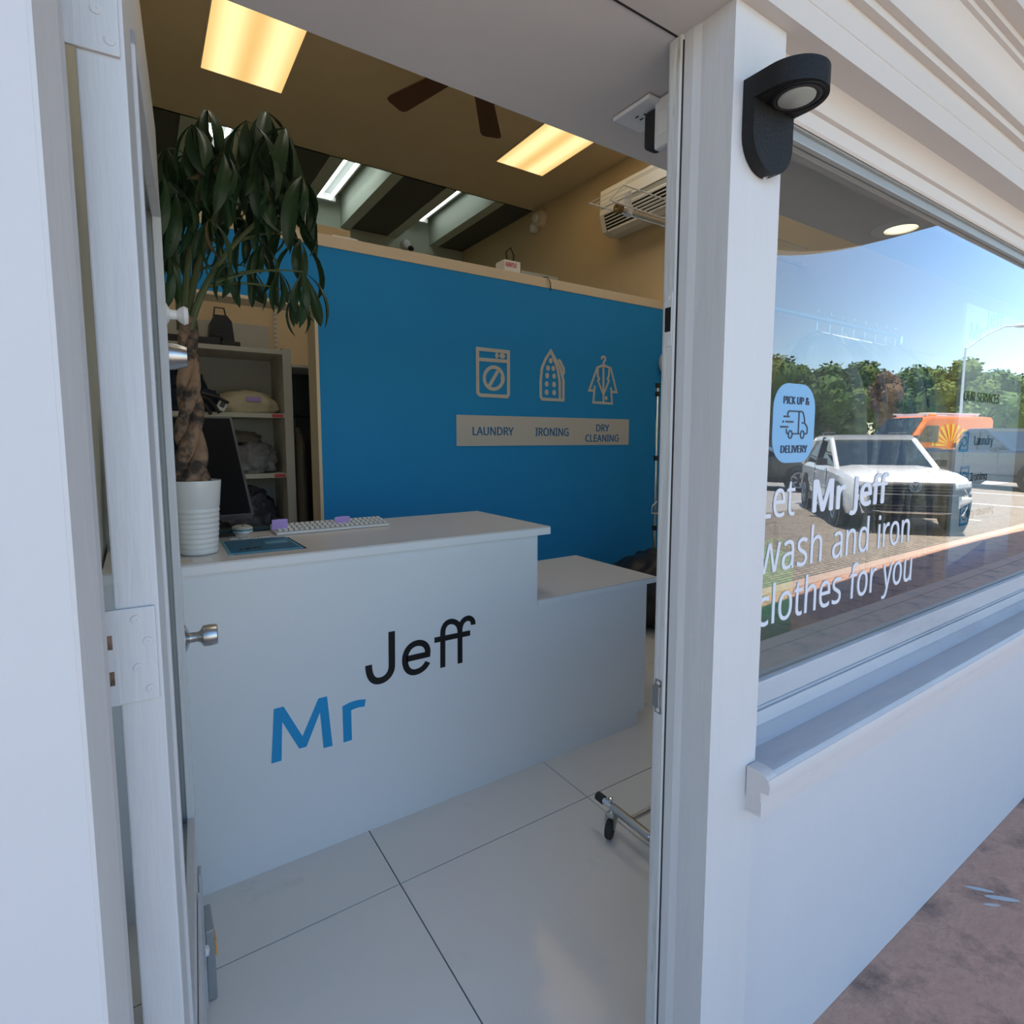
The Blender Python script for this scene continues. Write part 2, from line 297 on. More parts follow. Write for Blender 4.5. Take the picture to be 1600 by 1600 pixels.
# outlines of the plain sans letters used on the signs: advance, then one list of x,y per contour (thousandths of an em)
GLYPHS = {"&":[587,[[244,581,284,578,302,573,318,567,345,549,366,524,373,510,378,494,383,458,374,411,364,391,350,372,313,338,268,308,423,159,450,200,469,250,479,286,550,286,536,237,508,170,483,131,468,114,585,0,490,0,420,67,381,37,352,20,303,2,285,-3,245,-7,196,-7,171,-4,148,2,108,20,91,32,65,63,48,102,44,125,43,169,46,187,57,220,75,248,100,273,166,318,125,368,102,415,96,456,97,475,106,509,114,524,135,548,165,567,201,578],[209,273,182,257,150,231,128,201,119,178,116,152,118,131,124,112,133,95,146,81,162,69,181,61,202,56,250,56,273,59,314,71,347,90,375,111],[241,524,225,523,211,519,186,506,171,485,165,457,169,429,180,404,199,378,225,350,265,376,292,401,308,428,313,458,312,472,308,484,294,505,271,519,257,523]]],".":[215,[[58,43,61,69,72,85,88,94,107,97,126,94,135,90,149,78,156,57,157,43,156,30,149,9,135,-4,126,-8,107,-11,88,-8,72,2,61,18]]],"A":[512,[[437,0,368,177,141,177,73,0,0,0,224,575,289,575,512,0],[282,415,255,500,234,425,165,241,346,241]]],"C":[507,[[323,517,280,513,241,502,223,493,206,482,178,456,155,423,146,404,133,361,126,312,126,252,138,191,147,164,160,139,175,117,192,99,213,83,236,71,262,62,291,57,322,55,377,59,460,78,460,15,427,5,375,-5,335,-8,270,-6,232,1,197,12,166,28,139,48,115,72,95,99,78,131,65,165,56,203,49,287,53,349,67,406,77,432,103,478,138,517,181,548,233,569,292,579,346,580,409,572,448,561,482,547,453,486,410,503,378,512,342,517]]],"D":[585,[[536,292,534,246,528,203,516,165,501,131,481,100,457,74,430,51,399,33,364,18,325,8,283,2,237,0,78,0,78,573,254,573,296,571,335,565,371,555,434,523,460,501,483,475,502,446,517,413,528,377,534,336],[460,289,459,326,454,359,446,388,435,415,421,437,404,457,384,474,336,498,308,505,244,511,150,511,150,62,228,62,282,65,329,76,369,94,402,119,428,151,446,190,457,236]]],"E":[446,[[398,0,78,0,78,573,398,573,398,509,150,509,150,330,383,330,383,268,150,268,150,63,398,63]]],"G":[584,[[326,302,524,302,524,22,478,8,406,-4,352,-8,280,-6,241,1,205,12,173,28,145,47,120,71,98,98,81,130,67,164,57,202,51,243,49,286,51,330,58,370,69,407,84,442,104,473,127,500,154,524,186,544,220,560,259,571,300,578,346,581,415,576,458,567,516,547,489,484,457,497,421,508,362,517,309,515,278,510,250,501,225,489,202,474,181,455,164,434,150,409,139,382,131,353,126,321,124,286,126,253,130,222,137,193,146,166,159,141,175,119,194,100,216,84,241,71,270,62,303,56,358,55,390,57,452,68,452,238,326,238]]],"H":[594,[[516,0,443,0,443,267,150,267,150,0,78,0,78,573,150,573,150,330,443,330,443,573,516,573]]],"I":[272,[[239,0,32,0,32,42,99,57,99,515,32,531,32,573,239,573,239,531,172,515,172,57,239,42]]],"J":[219,[[-3,-152,-37,-150,-63,-142,-63,-81,-13,-89,5,-89,24,-85,50,-70,63,-53,67,-42,71,-29,74,3,74,573,146,573,146,9,145,-18,141,-42,136,-63,128,-82,105,-113,91,-125,58,-143,19,-151]]],"K":[496,[[496,0,411,0,209,273,150,222,150,0,78,0,78,573,150,573,150,290,403,573,488,573,261,323]]],"L":[420,[[78,0,78,573,150,573,150,64,400,64,400,0]]],"M":[727,[[330,0,142,502,139,502,144,407,144,0,78,0,78,573,184,573,361,103,364,103,544,573,650,573,650,0,578,0,578,380,584,501,581,501,390,0]]],"N":[609,[[532,0,447,0,141,476,138,476,144,364,144,0,78,0,78,573,161,573,467,99,470,99,470,106,464,236,464,573,532,573]]],"O":[626,[[577,287,573,224,561,166,540,116,510,73,493,54,473,38,428,13,375,-3,314,-8,281,-7,251,-3,196,13,151,39,131,55,114,73,85,116,65,167,53,224,49,288,51,331,56,370,65,408,78,442,94,473,114,500,138,524,166,545,197,561,232,572,271,579,314,581,356,579,393,572,428,561,459,545,486,525,510,501,530,473,547,442,560,408,570,370,576,330],[125,287,126,252,136,190,145,163,157,138,171,117,188,98,207,83,230,70,255,62,283,56,345,56,398,70,420,83,439,98,456,117,470,138,490,190,500,252,501,287,498,338,490,384,476,423,456,457,431,484,398,503,360,514,314,518,283,516,255,511,230,502,207,490,188,475,171,457,145,411,136,384,130,354,126,322]]],"P":[485,[[229,573,282,570,326,562,363,548,393,528,415,504,431,475,441,442,444,387,438,353,426,321,395,278,364,255,345,246,301,231,275,227,216,223,150,223,150,0,78,0,78,573],[223,511,150,511,150,285,234,285,279,291,298,296,330,311,342,322,360,347,369,381,370,401,367,427,361,449,350,468,334,484,314,495,289,504,258,509]]],"Q":[626,[[577,287,573,221,567,190,559,160,535,108,503,64,483,46,461,30,411,6,548,-136,444,-136,334,-7,281,-7,251,-3,196,13,151,39,131,55,114,73,85,116,65,167,53,224,49,288,51,331,56,370,65,408,78,442,94,473,114,500,138,524,166,545,197,561,232,572,271,579,314,581,356,579,393,572,428,561,459,545,486,525,510,501,530,473,547,442,560,408,570,370,576,330],[125,287,126,252,136,190,145,163,157,138,171,117,188,98,207,83,230,70,255,62,283,56,345,56,398,70,420,83,439,98,456,117,470,138,490,190,500,252,501,287,498,338,490,384,476,423,456,457,431,484,398,503,360,514,314,518,283,516,255,511,230,502,207,490,188,475,171,457,145,411,136,384,130,354,126,322]]],"R":[499,[[236,573,301,568,353,555,393,532,409,517,422,500,432,481,439,460,444,410,443,388,435,350,418,319,397,295,385,285,358,269,330,257,487,0,403,0,264,237,150,237,150,0,78,0,78,573],[232,510,150,510,150,298,268,299,296,304,319,313,338,325,352,341,362,359,368,381,369,424,366,440,355,467,336,486,310,500,275,507]]],"S":[440,[[403,153,401,128,396,106,389,85,378,66,364,49,348,35,307,11,257,-3,228,-7,182,-8,109,-1,83,4,41,19,41,88,92,70,134,60,179,55,240,57,273,66,298,79,316,98,327,120,329,133,330,160,324,184,311,204,302,213,261,238,161,279,131,294,95,320,76,340,69,351,57,375,50,403,48,435,50,457,61,496,71,513,99,542,116,553,157,571,180,576,231,581,297,576,318,572,355,562,389,549,366,487,319,504,248,517,196,515,169,507,148,494,133,478,124,457,121,434,124,407,128,396,140,376,149,367,187,343,313,289,348,268,362,255,385,228,392,212,398,194]]],"T":[446,[[259,0,187,0,187,509,8,509,8,573,437,573,437,509,259,509]]],"U":[586,[[513,202,512,173,500,120,476,72,459,52,439,35,416,20,389,8,360,-1,327,-6,290,-8,240,-4,196,7,159,25,128,50,104,82,86,118,76,158,72,204,72,573,144,573,144,201,147,168,154,139,165,114,182,93,203,76,228,64,259,57,294,55,342,59,379,73,394,84,407,96,427,126,438,161,442,202,442,573,513,573]]],"V":[481,[[481,573,277,0,204,0,0,573,75,573,209,194,229,129,241,80,247,110,265,172,405,573]]],"Y":[454,[[227,291,376,573,454,573,263,222,263,0,191,0,191,219,0,573,79,573]]],"a":[450,[[231,437,268,435,299,428,326,418,347,403,364,383,376,358,383,328,385,293,385,0,334,0,320,61,317,61,279,22,246,3,220,-4,190,-8,136,-5,103,6,88,13,75,23,64,34,55,48,41,80,37,119,40,150,50,176,65,199,87,219,116,234,152,245,194,253,316,259,315,309,303,347,293,359,265,375,247,379,227,380,194,378,148,365,106,347,84,400,132,421,170,431],[252,208,184,200,159,192,141,182,127,170,118,155,112,138,110,119,111,102,115,87,122,75,144,58,157,53,188,49,215,51,238,56,260,66,279,79,295,96,306,117,313,142,315,210]]],"c":[385,[[241,-8,213,-7,162,5,139,15,118,28,99,45,69,87,58,114,50,143,44,213,46,250,51,284,59,315,71,342,85,365,102,385,142,415,166,425,191,432,245,438,309,431,336,424,358,415,337,356,292,370,255,376,223,375,204,371,187,366,172,358,148,335,138,320,131,303,120,263,117,213,120,166,131,126,138,109,148,94,172,71,186,63,220,54,257,53,302,60,351,78,351,15,316,1,290,-5]]],"d":[493,[[221,-8,182,-5,148,6,118,23,92,48,71,79,56,117,47,162,44,214,47,266,56,311,71,350,93,381,119,406,149,424,183,434,221,438,253,436,292,425,323,407,348,383,354,374,359,374,354,438,354,609,425,609,425,0,368,0,358,58,354,58,332,32,303,11,266,-3],[232,51,263,53,290,60,311,71,328,88,340,109,348,135,354,165,355,213,354,251,349,284,340,313,329,336,313,355,291,369,264,377,231,379,204,376,181,368,162,354,146,334,133,309,124,281,119,249,117,213,119,176,124,144,133,116,146,93,162,74,181,61,205,53]]],"e":[452,[[234,438,286,432,329,414,348,401,378,367,390,346,406,299,410,272,411,201,117,201,120,167,127,137,139,111,154,90,174,74,197,62,224,55,254,52,293,54,343,64,392,82,392,20,376,13,327,-1,272,-8,221,-6,194,-2,167,6,143,17,121,31,101,48,85,68,70,91,59,117,51,146,46,177,44,212,50,277,57,306,81,357,96,378,134,411,157,423,181,431],[233,380,209,378,188,372,170,362,154,348,140,330,130,309,123,285,119,257,338,257,335,292,331,307,326,322,312,346,303,356,280,371,251,379]]],"f":[276,[[266,375,158,375,158,0,87,0,87,375,12,375,12,408,87,432,88,483,97,528,113,563,124,577,137,588,168,604,186,609,227,613,263,611,310,599,292,544,262,552,228,556,197,550,185,542,175,532,162,502,159,481,158,430,266,430]]],"g":[493,[[221,438,261,434,297,422,329,402,355,373,359,373,369,430,425,430,425,-7,420,-63,413,-88,392,-129,378,-146,361,-160,341,-172,318,-181,264,-191,210,-192,167,-189,128,-182,78,-165,78,-100,94,-108,129,-120,191,-132,237,-134,263,-132,286,-126,306,-116,324,-101,337,-84,347,-63,353,-39,358,57,354,57,343,42,315,17,299,8,263,-4,221,-8,182,-4,147,7,117,25,91,51,70,83,56,121,47,164,44,214,47,263,56,306,70,344,91,377,117,404,147,423,181,434],[230,379,197,374,182,368,157,349,138,320,130,303,120,262,117,213,119,176,124,143,134,115,146,92,163,73,182,60,205,52,248,50,276,54,299,63,318,76,334,94,345,117,352,145,356,179,355,242,349,289,343,309,326,340,302,362,287,369,270,374]]],"h":[495,[[139,431,135,370,140,370,164,400,196,420,233,433,260,437,298,436,342,428,377,411,391,400,403,386,421,351,430,306,431,0,361,0,361,275,355,321,348,338,338,353,324,364,308,372,288,377,265,379,222,374,204,368,189,360,177,350,157,324,145,289,139,246,139,0,68,0,68,609,139,609]]],"i":[207,[[139,430,139,0,68,0,68,430],[104,591,119,588,133,580,142,566,145,546,142,526,133,512,119,504,104,501,88,504,75,512,69,519,63,536,63,557,69,574,81,585]]],"l":[207,[[139,0,68,0,68,609,139,609]]],"n":[495,[[275,438,311,436,343,429,369,417,391,401,409,379,421,352,428,319,431,280,431,0,361,0,361,275,355,321,348,338,338,353,324,364,308,372,288,377,265,379,232,376,204,368,182,356,166,338,154,316,140,258,139,0,68,0,68,430,125,430,136,371,140,371,147,382,165,401,198,422,235,434]]],"o":[485,[[442,216,438,165,428,121,411,82,388,51,359,25,324,7,285,-4,241,-8,200,-4,163,7,129,25,100,51,77,82,59,121,52,142,48,165,44,216,50,282,58,310,68,336,81,360,97,380,137,412,161,423,186,431,214,436,244,438,299,431,324,423,347,412,387,380,403,360,417,336,428,310,436,282],[117,216,120,169,130,128,138,110,147,95,172,71,203,56,222,52,264,52,299,62,314,71,339,95,356,128,366,169,369,216,368,240,361,284,348,320,327,348,314,359,282,374,242,379,212,376,185,368,164,354,147,335,134,311,124,284,119,252]]],"r":[331,[[269,438,319,433,310,368,270,374,228,368,195,351,168,324,149,289,144,275,139,245,139,0,68,0,68,430,126,430,134,351,137,351,161,385,191,413,227,431,240,435]]],"s":[384,[[348,119,343,80,327,49,302,24,268,6,248,0,202,-7,155,-8,99,-1,68,8,42,19,42,83,86,65,122,55,159,50,203,50,224,53,256,66,274,86,280,112,275,135,259,154,227,173,135,212,103,228,76,245,57,266,45,292,41,324,44,350,52,372,66,392,85,408,109,421,137,430,168,436,202,438,258,434,292,426,339,409,315,353,243,376,213,380,159,377,131,366,121,358,114,350,108,328,114,304,125,292,142,280,274,223,314,197,333,176,339,164,344,150]]],"t":[289,[[212,50,236,51,272,59,272,5,250,-2,209,-8,167,-5,138,4,112,20,91,44,78,79,74,125,74,375,13,375,13,409,75,437,103,528,144,528,144,430,269,430,269,375,144,375,144,127,149,93,155,79,173,60,185,54]]],"u":[495,[[427,430,427,0,370,0,359,57,356,57,340,36,310,13,286,3,260,-4,234,-8,173,-4,134,8,117,18,103,29,81,59,73,78,64,122,63,430,135,430,135,153,136,129,141,108,148,91,158,76,171,65,188,57,207,52,230,51,273,55,291,61,319,79,330,91,338,105,350,140,356,182,357,430]]],"w":[630,[[346,243,331,292,316,357,313,357,292,267,207,1,127,1,9,431,82,431,156,143,169,73,172,73,174,78,199,182,277,431,354,431,446,129,457,74,460,74,471,129,549,431,621,431,502,1,419,1]]],"y":[409,[[1,430,76,430,181,154,194,114,205,68,209,68,245,186,333,430,409,430,224,-59,207,-97,188,-130,177,-144,152,-167,123,-183,87,-191,49,-192,9,-186,9,-130,49,-135,68,-134,90,-130,116,-114,130,-99,142,-80,174,-2]]]}
def text_mesh(s, bold=0.0):
    cu = bpy.data.curves.new('t', 'CURVE'); cu.dimensions = '2D'; cu.fill_mode = 'BOTH'; x = 0
    for ch in s:
        if ch == ' ': x += .26; continue
        adv, cs = GLYPHS[ch]
        for c in cs:
            sp = cu.splines.new('POLY'); n = len(c)//2; sp.points.add(n-1); sp.use_cyclic_u = True
            for i in range(n): sp.points[i].co = (x+c[2*i]/1000, c[2*i+1]/1000, 0, 1)
        x += adv/1000
    o = bpy.data.objects.new('t', cu); C.objects.link(o); bpy.context.view_layer.update()
    me = bpy.data.meshes.new_from_object(o.evaluated_get(bpy.context.evaluated_depsgraph_get())); bpy.data.objects.remove(o); bpy.data.curves.remove(cu)
    if bold:      # heavier weight: the same outlines laid over themselves slightly shifted
        bm = bmesh.new()
        for dx, dy in ((-1, 0), (1, 0), (0, .6), (0, -.6)):
            n0 = len(bm.verts); bm.from_mesh(me); bm.verts.ensure_lookup_table()
            for v in bm.verts[n0:]: v.co.x += dx*bold; v.co.y += dy*bold; v.co.z = .05*(2+dx+dy/.6*.4)
        bm.to_mesh(me); bm.free()
    return me
def cap_h(bold=0.0):
    if bold not in _cap: me = text_mesh('H', bold); _cap[bold] = max(v.co.y for v in me.vertices) - min(v.co.y for v in me.vertices)
    return _cap[bold]
def text(name, s, m, parent, x0, x1, zbase, cap, y, bold=0.0, th=.0012):
    """lettering in the XZ plane at depth y, read from -Y; x0..x1 its extent, cap its capital height; one mesh per word"""
    full = text_mesh(s, bold); xs = [v.co.x for v in full.vertices]; a, b = min(xs), max(xs); k = cap/cap_h(bold); kx = (x1-x0)/(b-a); bpy.data.meshes.remove(full)
    words = s.split(' '); pen = 0; o = None
    for w in words:
        me = text_mesh(w, bold); bm = bmesh.new(); bm.from_mesh(me); bpy.data.meshes.remove(me)
        r = bmesh.ops.extrude_face_region(bm, geom=bm.faces[:]); ex = [g for g in r['geom'] if isinstance(g, bmesh.types.BMVert)]
        for v in ex: v.co.z += 1
        for v in bm.verts:
            if v.co.z < .9: v.co.z = 0
        for v in bm.verts: X, Y, Z = v.co; v.co = Vector((x0 + (X+pen-a)*kx, y - th*Z, zbase + Y*k))
        bmesh.ops.recalc_face_normals(bm, faces=bm.faces)
        nm = name if len(words) == 1 else 'word'
        me2 = bpy.data.meshes.new(nm); bm.to_mesh(me2); bm.free(); me2.materials.append(M[m])
        o = bpy.data.objects.new(nm, me2); C.objects.link(o); pen += sum(GLYPHS[ch][0] for ch in w)/1000 + .26
        if parent: o.parent = parent; o.matrix_parent_inverse = parent_inv(parent)
    return o
def arc(cx, cz, rx, rz, a0, a1, n=12): return [(cx+rx*math.cos(math.radians(a0+(a1-a0)*i/n)), cz+rz*math.sin(math.radians(a0+(a1-a0)*i/n))) for i in range(n+1)]
def sub(o, name, m, b, smooth=False): return b.make(name, m, o, smooth)

# ------------------------------------------------------------------ shell constants
XL, XR, YB, YP, HC, SOF = -.12, 4.09, 7.48, 3.60, 4.20, 2.177
YCE = 5.70   # where the plain ceiling stops and the joists begin

# floor: slab and porcelain tiles
fl = struct(B().box(XL-.2, XR+.2, .66, YB+.2, -.10, -.006).make('floor', 'grout'))
tm = None; T = .825
for i in range(-1, 5):
    for j in range(-1, 8):
        x0, y0 = .65 + (i-0)*T, 1.655 + (j-0)*T
        x1, y1 = x0+T, y0+T
        cx0, cx1, cy0, cy1 = max(x0, XL), min(x1, XR), max(y0, .74), min(y1, YB)
        if cx1-cx0 < .01 or cy1-cy0 < .01: continue
        full = abs(cx1-cx0-T) < 1e-6 and abs(cy1-cy0-T) < 1e-6; g = .002
        if full and tm:
            o = bpy.data.objects.new('tile', tm); C.objects.link(o); o.parent = fl; o.location = (x0, y0, 0)
        elif full:
            o = B().box(g, T-g, g, T-g, -.006, 0, .0008).make('tile', 'tile', fl); o.location = (x0, y0, 0); tm = o.data
        else: B().box(cx0+g, cx1-g, cy0+g, cy1-g, -.006, 0, .0008).make('tile', 'tile', fl)
struct(B().box(XL, .825, .655, .742, -.02, .004, .003).make('trim_1', 'aluminium'), 'dull metal threshold strip under the doorway', 'threshold')

# interior walls
struct(B().box(XL-.15, XL, .76, YB+.2, -.1, 4.9).make('wall_left', 'innerwall'))
struct(B().box(XR, XR+.15, .76, YB+.2, -.1, 4.9).make('wall_right', 'beige'))
struct(B().box(XL, XR, YB, YB+.15, -.1, 4.9).make('wall_back', 'grey_paint'))
# partition with the blue face and an opening at its left
OX0, OX1, OZ, PT, PZ = XL+.02, .942, 2.295, .17, 2.657
part = struct(B().box(OX1, XR, YP, YP+PT, 0, PZ).box(XL, OX1, YP, YP+PT, OZ, PZ).make('wall_middle', 'blue'), 'blue painted partition wall behind the counter', 'wall')
B().box(XL, XR, YP-.004, YP+PT+.01, PZ, PZ+.073, .003).make('cap_board', 'trimbeige', part)
B().box(OX1-.008, OX1+.012, YP-.006, YP+PT+.01, 0, OZ, .002).make('opening_trim', 'trimbeige', part)
B().box(XL, OX1+.012, YP-.002, YP+PT+.01, OZ-.012, OZ+.008, .002).make('opening_trim', 'trimbeige', part)

# ceiling, joists, bays
cl = struct(B().box(XL-.1, XR+.1, 1.0, YCE, HC, HC+.12).box(XL-.1, XR+.1, YCE, YB+.1, HC+.42, HC+.5).box(XL-.1, XR+.1, YCE-.02, YCE, HC, HC+.45).make('ceiling', 'ceil'))
jx = [(-.19, -.06), (.435, .565), (1.06, 1.19), (1.685, 1.815), (2.31, 2.44), (2.935, 3.065), (3.56, 3.69)]
for a, b in jx: B().box(a, b, YCE, YB, HC+.005, HC+.42).make('joist', 'grey_paint', cl)
bays = [(jx[i][1], jx[i+1][0]) for i in range(6)] + [(3.69, XR)]
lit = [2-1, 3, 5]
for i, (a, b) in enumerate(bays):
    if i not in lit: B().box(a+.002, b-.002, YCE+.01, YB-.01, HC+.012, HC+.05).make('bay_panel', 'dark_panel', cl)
for n_, i in enumerate(lit):
    a, b = bays[i]; c = (a+b)/2
    t = thing('strip_light', ['strip light with two lit tubes in the ceiling bay behind the plant', 'strip light with two lit tubes, right beside the plant leaves', 'strip light showing one lit tube, farthest right of the ceiling bays'][n_], 'light', (c, 6.6, HC+.36), group='strip lights between the ceiling joists')
    B().prism([(c-.17, HC+.41), (c-.12, HC+.27), (c-.10, HC+.27), (c-.10, HC+.30), (c+.10, HC+.30), (c+.10, HC+.27), (c+.12, HC+.27), (c+.17, HC+.41)], YCE+.15, YB-.18, 'Y').make('housing', 'housing', t)
    for sx in ((-.075, .06) if n_ < 2 else (.035,)):
        B().tube([(c+sx, YCE+.18, HC+.245), (c+sx, YB-.22, HC+.245)], .021, 12).make('lamp_tube', 'tube', t, True)
    B().box(c-.13, c+.13, YB-.22, YB-.18, HC+.22, HC+.41, .004).make('end_cap', 'white', t)
# ceiling panel lights
def panel_light(x0, x1, y0, y1, label, pm='panel'):
    t = thing('ceiling_panel_light', label, 'light', ((x0+x1)/2, (y0+y1)/2, HC), group='lit ceiling panels')
    e = .014
    B().box(x0-e, x0, y0-e, y1+e, HC-.008, HC, .001).box(x1, x1+e, y0-e, y1+e, HC-.008, HC, .001).box(x0, x1, y0-e, y0, HC-.008, HC, .001).box(x0, x1, y1, y1+e, HC-.008, HC, .001).make('frame', 'trimbeige', t)
    o = B().box(-(x1-x0)/2, (x1-x0)/2, -(y1-y0)/2, (y1-y0)/2, -.002, .002).make('diffuser', pm, t); o.matrix_parent_inverse = Matrix.Identity(4)
    o.location = (0, 0, -.003)
k = 2.72/1.52
for i_, (xa, ya) in enumerate(((.52, 1.25), (3.06, 1.25), (.52, 2.55), (3.06, 2.55))): panel_light(xa, xa+.56, ya, ya+.9, ['warm lit ceiling panel hidden above the lintel, nearest the left wall', 'warm lit ceiling panel hidden above the lintel, nearest the right wall', 'warm lit ceiling panel in the second row on the left, hidden above the lintel', 'warm lit ceiling panel in the second row on the right, hidden above the lintel'][i_], 'panel_front')  # four extra panels out of view, added to brighten the room
panel_light(.291*k, .602*k, 2.745*k-1.22, 2.745*k, 'warm lit ceiling panel nearest the door, above the potted plant')
panel_light(1.712*k, 2.024*k, 2.733*k-1.22, 2.733*k, 'warm lit ceiling panel on the right beside the fan blades')

# front wall: facade pieces
X2, XE = 9.0, 14.0
wf = struct(B().box(-6, XE, .655, 1.055, 2.60, 4.9).prism([(.66, 2.20), (.66, 2.62), (1.055, 2.62), (1.055, 2.20)], -6, XE, 'X').make('wall_front', 'beige'), 'thick lintel wall over the door and shop window', 'wall')
struct(B().box(XL-.1, XR+.1, .70, 1.055, SOF+.0012, 2.201).make('trim_2', 'soffit'), 'painted underside of the deep lintel over the doorway', 'soffit')
sm_ = B().box(.35, .83, .7085, .7125, SOF-.0006, SOF+.002).make('seam', 'dark_gap', bpy.data.objects['trim_2'])
# left pier with moulded reveal
struct(B().prism([(-6, .60), (-.055, .60), (-.0405, .645), (-.0395, .70), (-.10, .70), (-.12, .76), (-6, .80)], 0, 2.21, 'Z').make('wall_front_left', 'facade'), 'flat white painted pier left of the door', 'wall')
struct(B().prism([(-.0555, .5995), (-.058, .604), (-.046, .640), (-.0415, .648), (-.0395, .6998), (-.0385, .6998), (-.0388, .645), (-.052, .600)], 0, SOF, 'Z').make('trim_3', 'trim'), 'white moulded trim along the left side of the door opening', 'trim')
# right post and jamb
RX = .825
struct(B().prism([(RX, .60), (.966, .60), (.966, .72), (1.02, .72), (1.02, .80), (.97, .80), (RX-.0035, .6985), (RX-.0035, .679), (RX, .664)], 0, SOF+.005, 'Z').make('trim_4', 'trim'), 'white square post between the doorway and the shop window', 'post')
jm = struct(B().prism([(RX-.0055, .7005), (RX-.002, .6990), (.97, .80), (.94, .80), (RX-.0065, .7285), (RX-.0075, .724), (RX-.0075, .704)], 0, SOF, 'Z').make('trim_5', 'jamb'), 'worn white door jamb with latch plates on the post', 'door jamb')
B().box(RX-.0052, RX-.001, .6975, .7012, .02, SOF-.01).make('seam', 'dark_gap', jm)
def strike(z, h, dark):
    x = RX-.0078
    B().box(x-.0015, x+.002, .706, .7235, z-h, z+h, .001).make('strike_plate', 'steel' if not dark else 'jamb', jm)
    B().box(x-.0022, x+.001, .708 if dark else .712, .721, z-h*.45, z+h*.45, .0005).make('latch_hole', 'lampblack', jm)
    for s_ in (-1, 1): B().lathe([(.0045, 0), (.004, .0012), (0, .0016)], (x-.001, .715, z+s_*h*.8), 10, (-1, 0, 0)).make('screw', 'jamb', jm)
strike(at(1047, 503, Y=.725).z, .048, True)
strike(at(1028, 1083, Y=.725).z, .034, False)
B().box(RX-.018, RX-.007, .706, .7235, at(1028, 1097, Y=.725).z, at(1028, 1066, Y=.725).z, .002).make('strike_lip', 'steel', jm)

# wall under the shop window, cornice over it and sill profile
struct(B().box(.94, XE, .65, .80, -.1, .84).make('wall_front_right', 'facade'), 'smooth white wall under the shop window', 'wall')
cor = [(.71, 2.23), (.71, 2.177), (.576, 2.177), (.576, 2.222), (.5745, 2.223), (.5745, 2.225), (.576, 2.226),
       (.576, 2.274), (.560, 2.274), (.560, 2.290), (.545, 2.290), (.545, 2.30), (.542, 2.33), (.534, 2.352), (.520, 2.370), (.512, 2.372), (.512, 2.384), (.500, 2.384), (.500, 2.398), (.470, 2.398), (.470, 2.44), (.462, 2.50), (.44, 2.55), (.44, 2.62), (.71, 2.62)]
struct(B().prism(cor, -6, XE, 'X').make('trim_6', 'cornice', smooth=True, ang=25), 'stepped white cornice moulding running over door and window', 'cornice')
struct(B().prism([(.71, 2.1795), (.70, 2.125), (.672, 2.108), (.668, 2.112), (.664, 2.137), (.655, 2.139), (.650, 2.152), (.640, 2.168), (.6256, 2.1795)], .9665, XE, 'X').make('trim_11', 'cornice', smooth=True, ang=25), 'cream cove moulding over the shop window head', 'moulding')
sil = [(.72, .80), (.72, .905), (.676, .899), (.675, .895), (.668, .896), (.661, .871), (.655, .869), (.640, .857), (.632, .853), (.575, .860), (.562, .857), (.554, .849), (.551, .838), (.553, .822), (.568, .820), (.568, .769), (.60, .765), (.66, .76)]
silo = struct(B().prism(sil, .967, XE, 'X').make('trim_7', 'sill', smooth=True, ang=30), 'grey weathered window sill with a rounded white nose', 'window sill')
B().prism([(.598, .858), (.576, .8595), (.562, .8565), (.5535, .849), (.5505, .838), (.5525, .822), (.568, .820), (.568, .8), (.598, .8)], .937, .967, 'X').make('sill_end', 'sillnose', silo, True)
B().box(.9405, .9665, .5678, .6005, .770, .823).make('apron_end', 'sillnose', silo)
B().prism([(.565, .8568), (.5535, .8495), (.5502, .838), (.5522, .8215), (.5675, .8195), (.5675, .7688), (.5985, .7645), (.601, .764), (.601, .77), (.57, .775), (.57, .826), (.56, .83), (.56, .852)], .940, XE, 'X').make('sill_nose', 'sillnose', silo, True, ang=25)
# brackets/dentil seen high at the right, and upper facade
struct(B().box(-6, XE, .50, .66, 2.62, 3.98).make('trim_8', 'canopy_under'), 'dark timber fascia board above the cornice', 'fascia')
for x in (2.05, 3.2, 4.4): struct(B().prism([(.44, 2.62), (.30, 2.66), (.28, 2.72), (.28, 2.90), (.52, 2.90), (.52, 2.62)], x, x+.05, 'X').make('trim_9', 'canopy'), 'small painted bracket above the cornice', 'bracket')

# ------------------------------------------------------------------ shop window
WX0, WX1, WZ0, WZ1 = .985, 4.0, .952, 2.087
w1 = struct(thing('window_1', 'large shop window with white lettering, right of the post', 'window', (2.5, GY, 1.5)))
B().box(WX0, WX1, GY-.003, GY+.003, WZ0-.02, WZ1+.02).make('pane', 'pane', w1)
B().box(WX0-.04, XE, GY-.016, GY-.0032, WZ1, 2.122, .002).box(WX0-.04, XE, GY-.024, GY-.0032, 2.106, 2.124, .002).make('frame_head', 'aluminium', w1)
fs = B(); fs.box(WX0-.04, XE, GY-.020, GY-.0032, .896, .9525, .004); fs.make('frame_rail', 'sill', w1)
B().box(WX0-.04, WX0+.02, GY-.02, GY-.0032, .95, 2.09, .002).make('frame_stile', 'aluminium', w1)
B().box(WX1-.04, WX1+.02, GY-.02, GY-.0032, .95, 2.09, .002).make('frame_stile', 'aluminium', w1)
B().prism([(.7035, 2.087), (.7035, 2.177), (.80, 2.177), (.79, 2.165), (.765, 2.15), (.745, 2.128), (.735, 2.10), (.73, 2.087)], WX0-.05, WX1+.06, 'X').make('cove_moulding', 'soffit', w1, True)
struct(B().box(WX1, XE, .68, .80, .8, 2.2).make('wall_front_end', 'facade'), 'white wall beyond the far end of the shop window', 'wall')
# inside ledge
B().box(WX0-.02, WX1, .7035, .84, .905, .945, .004).make('inner_ledge', 'trim', w1)
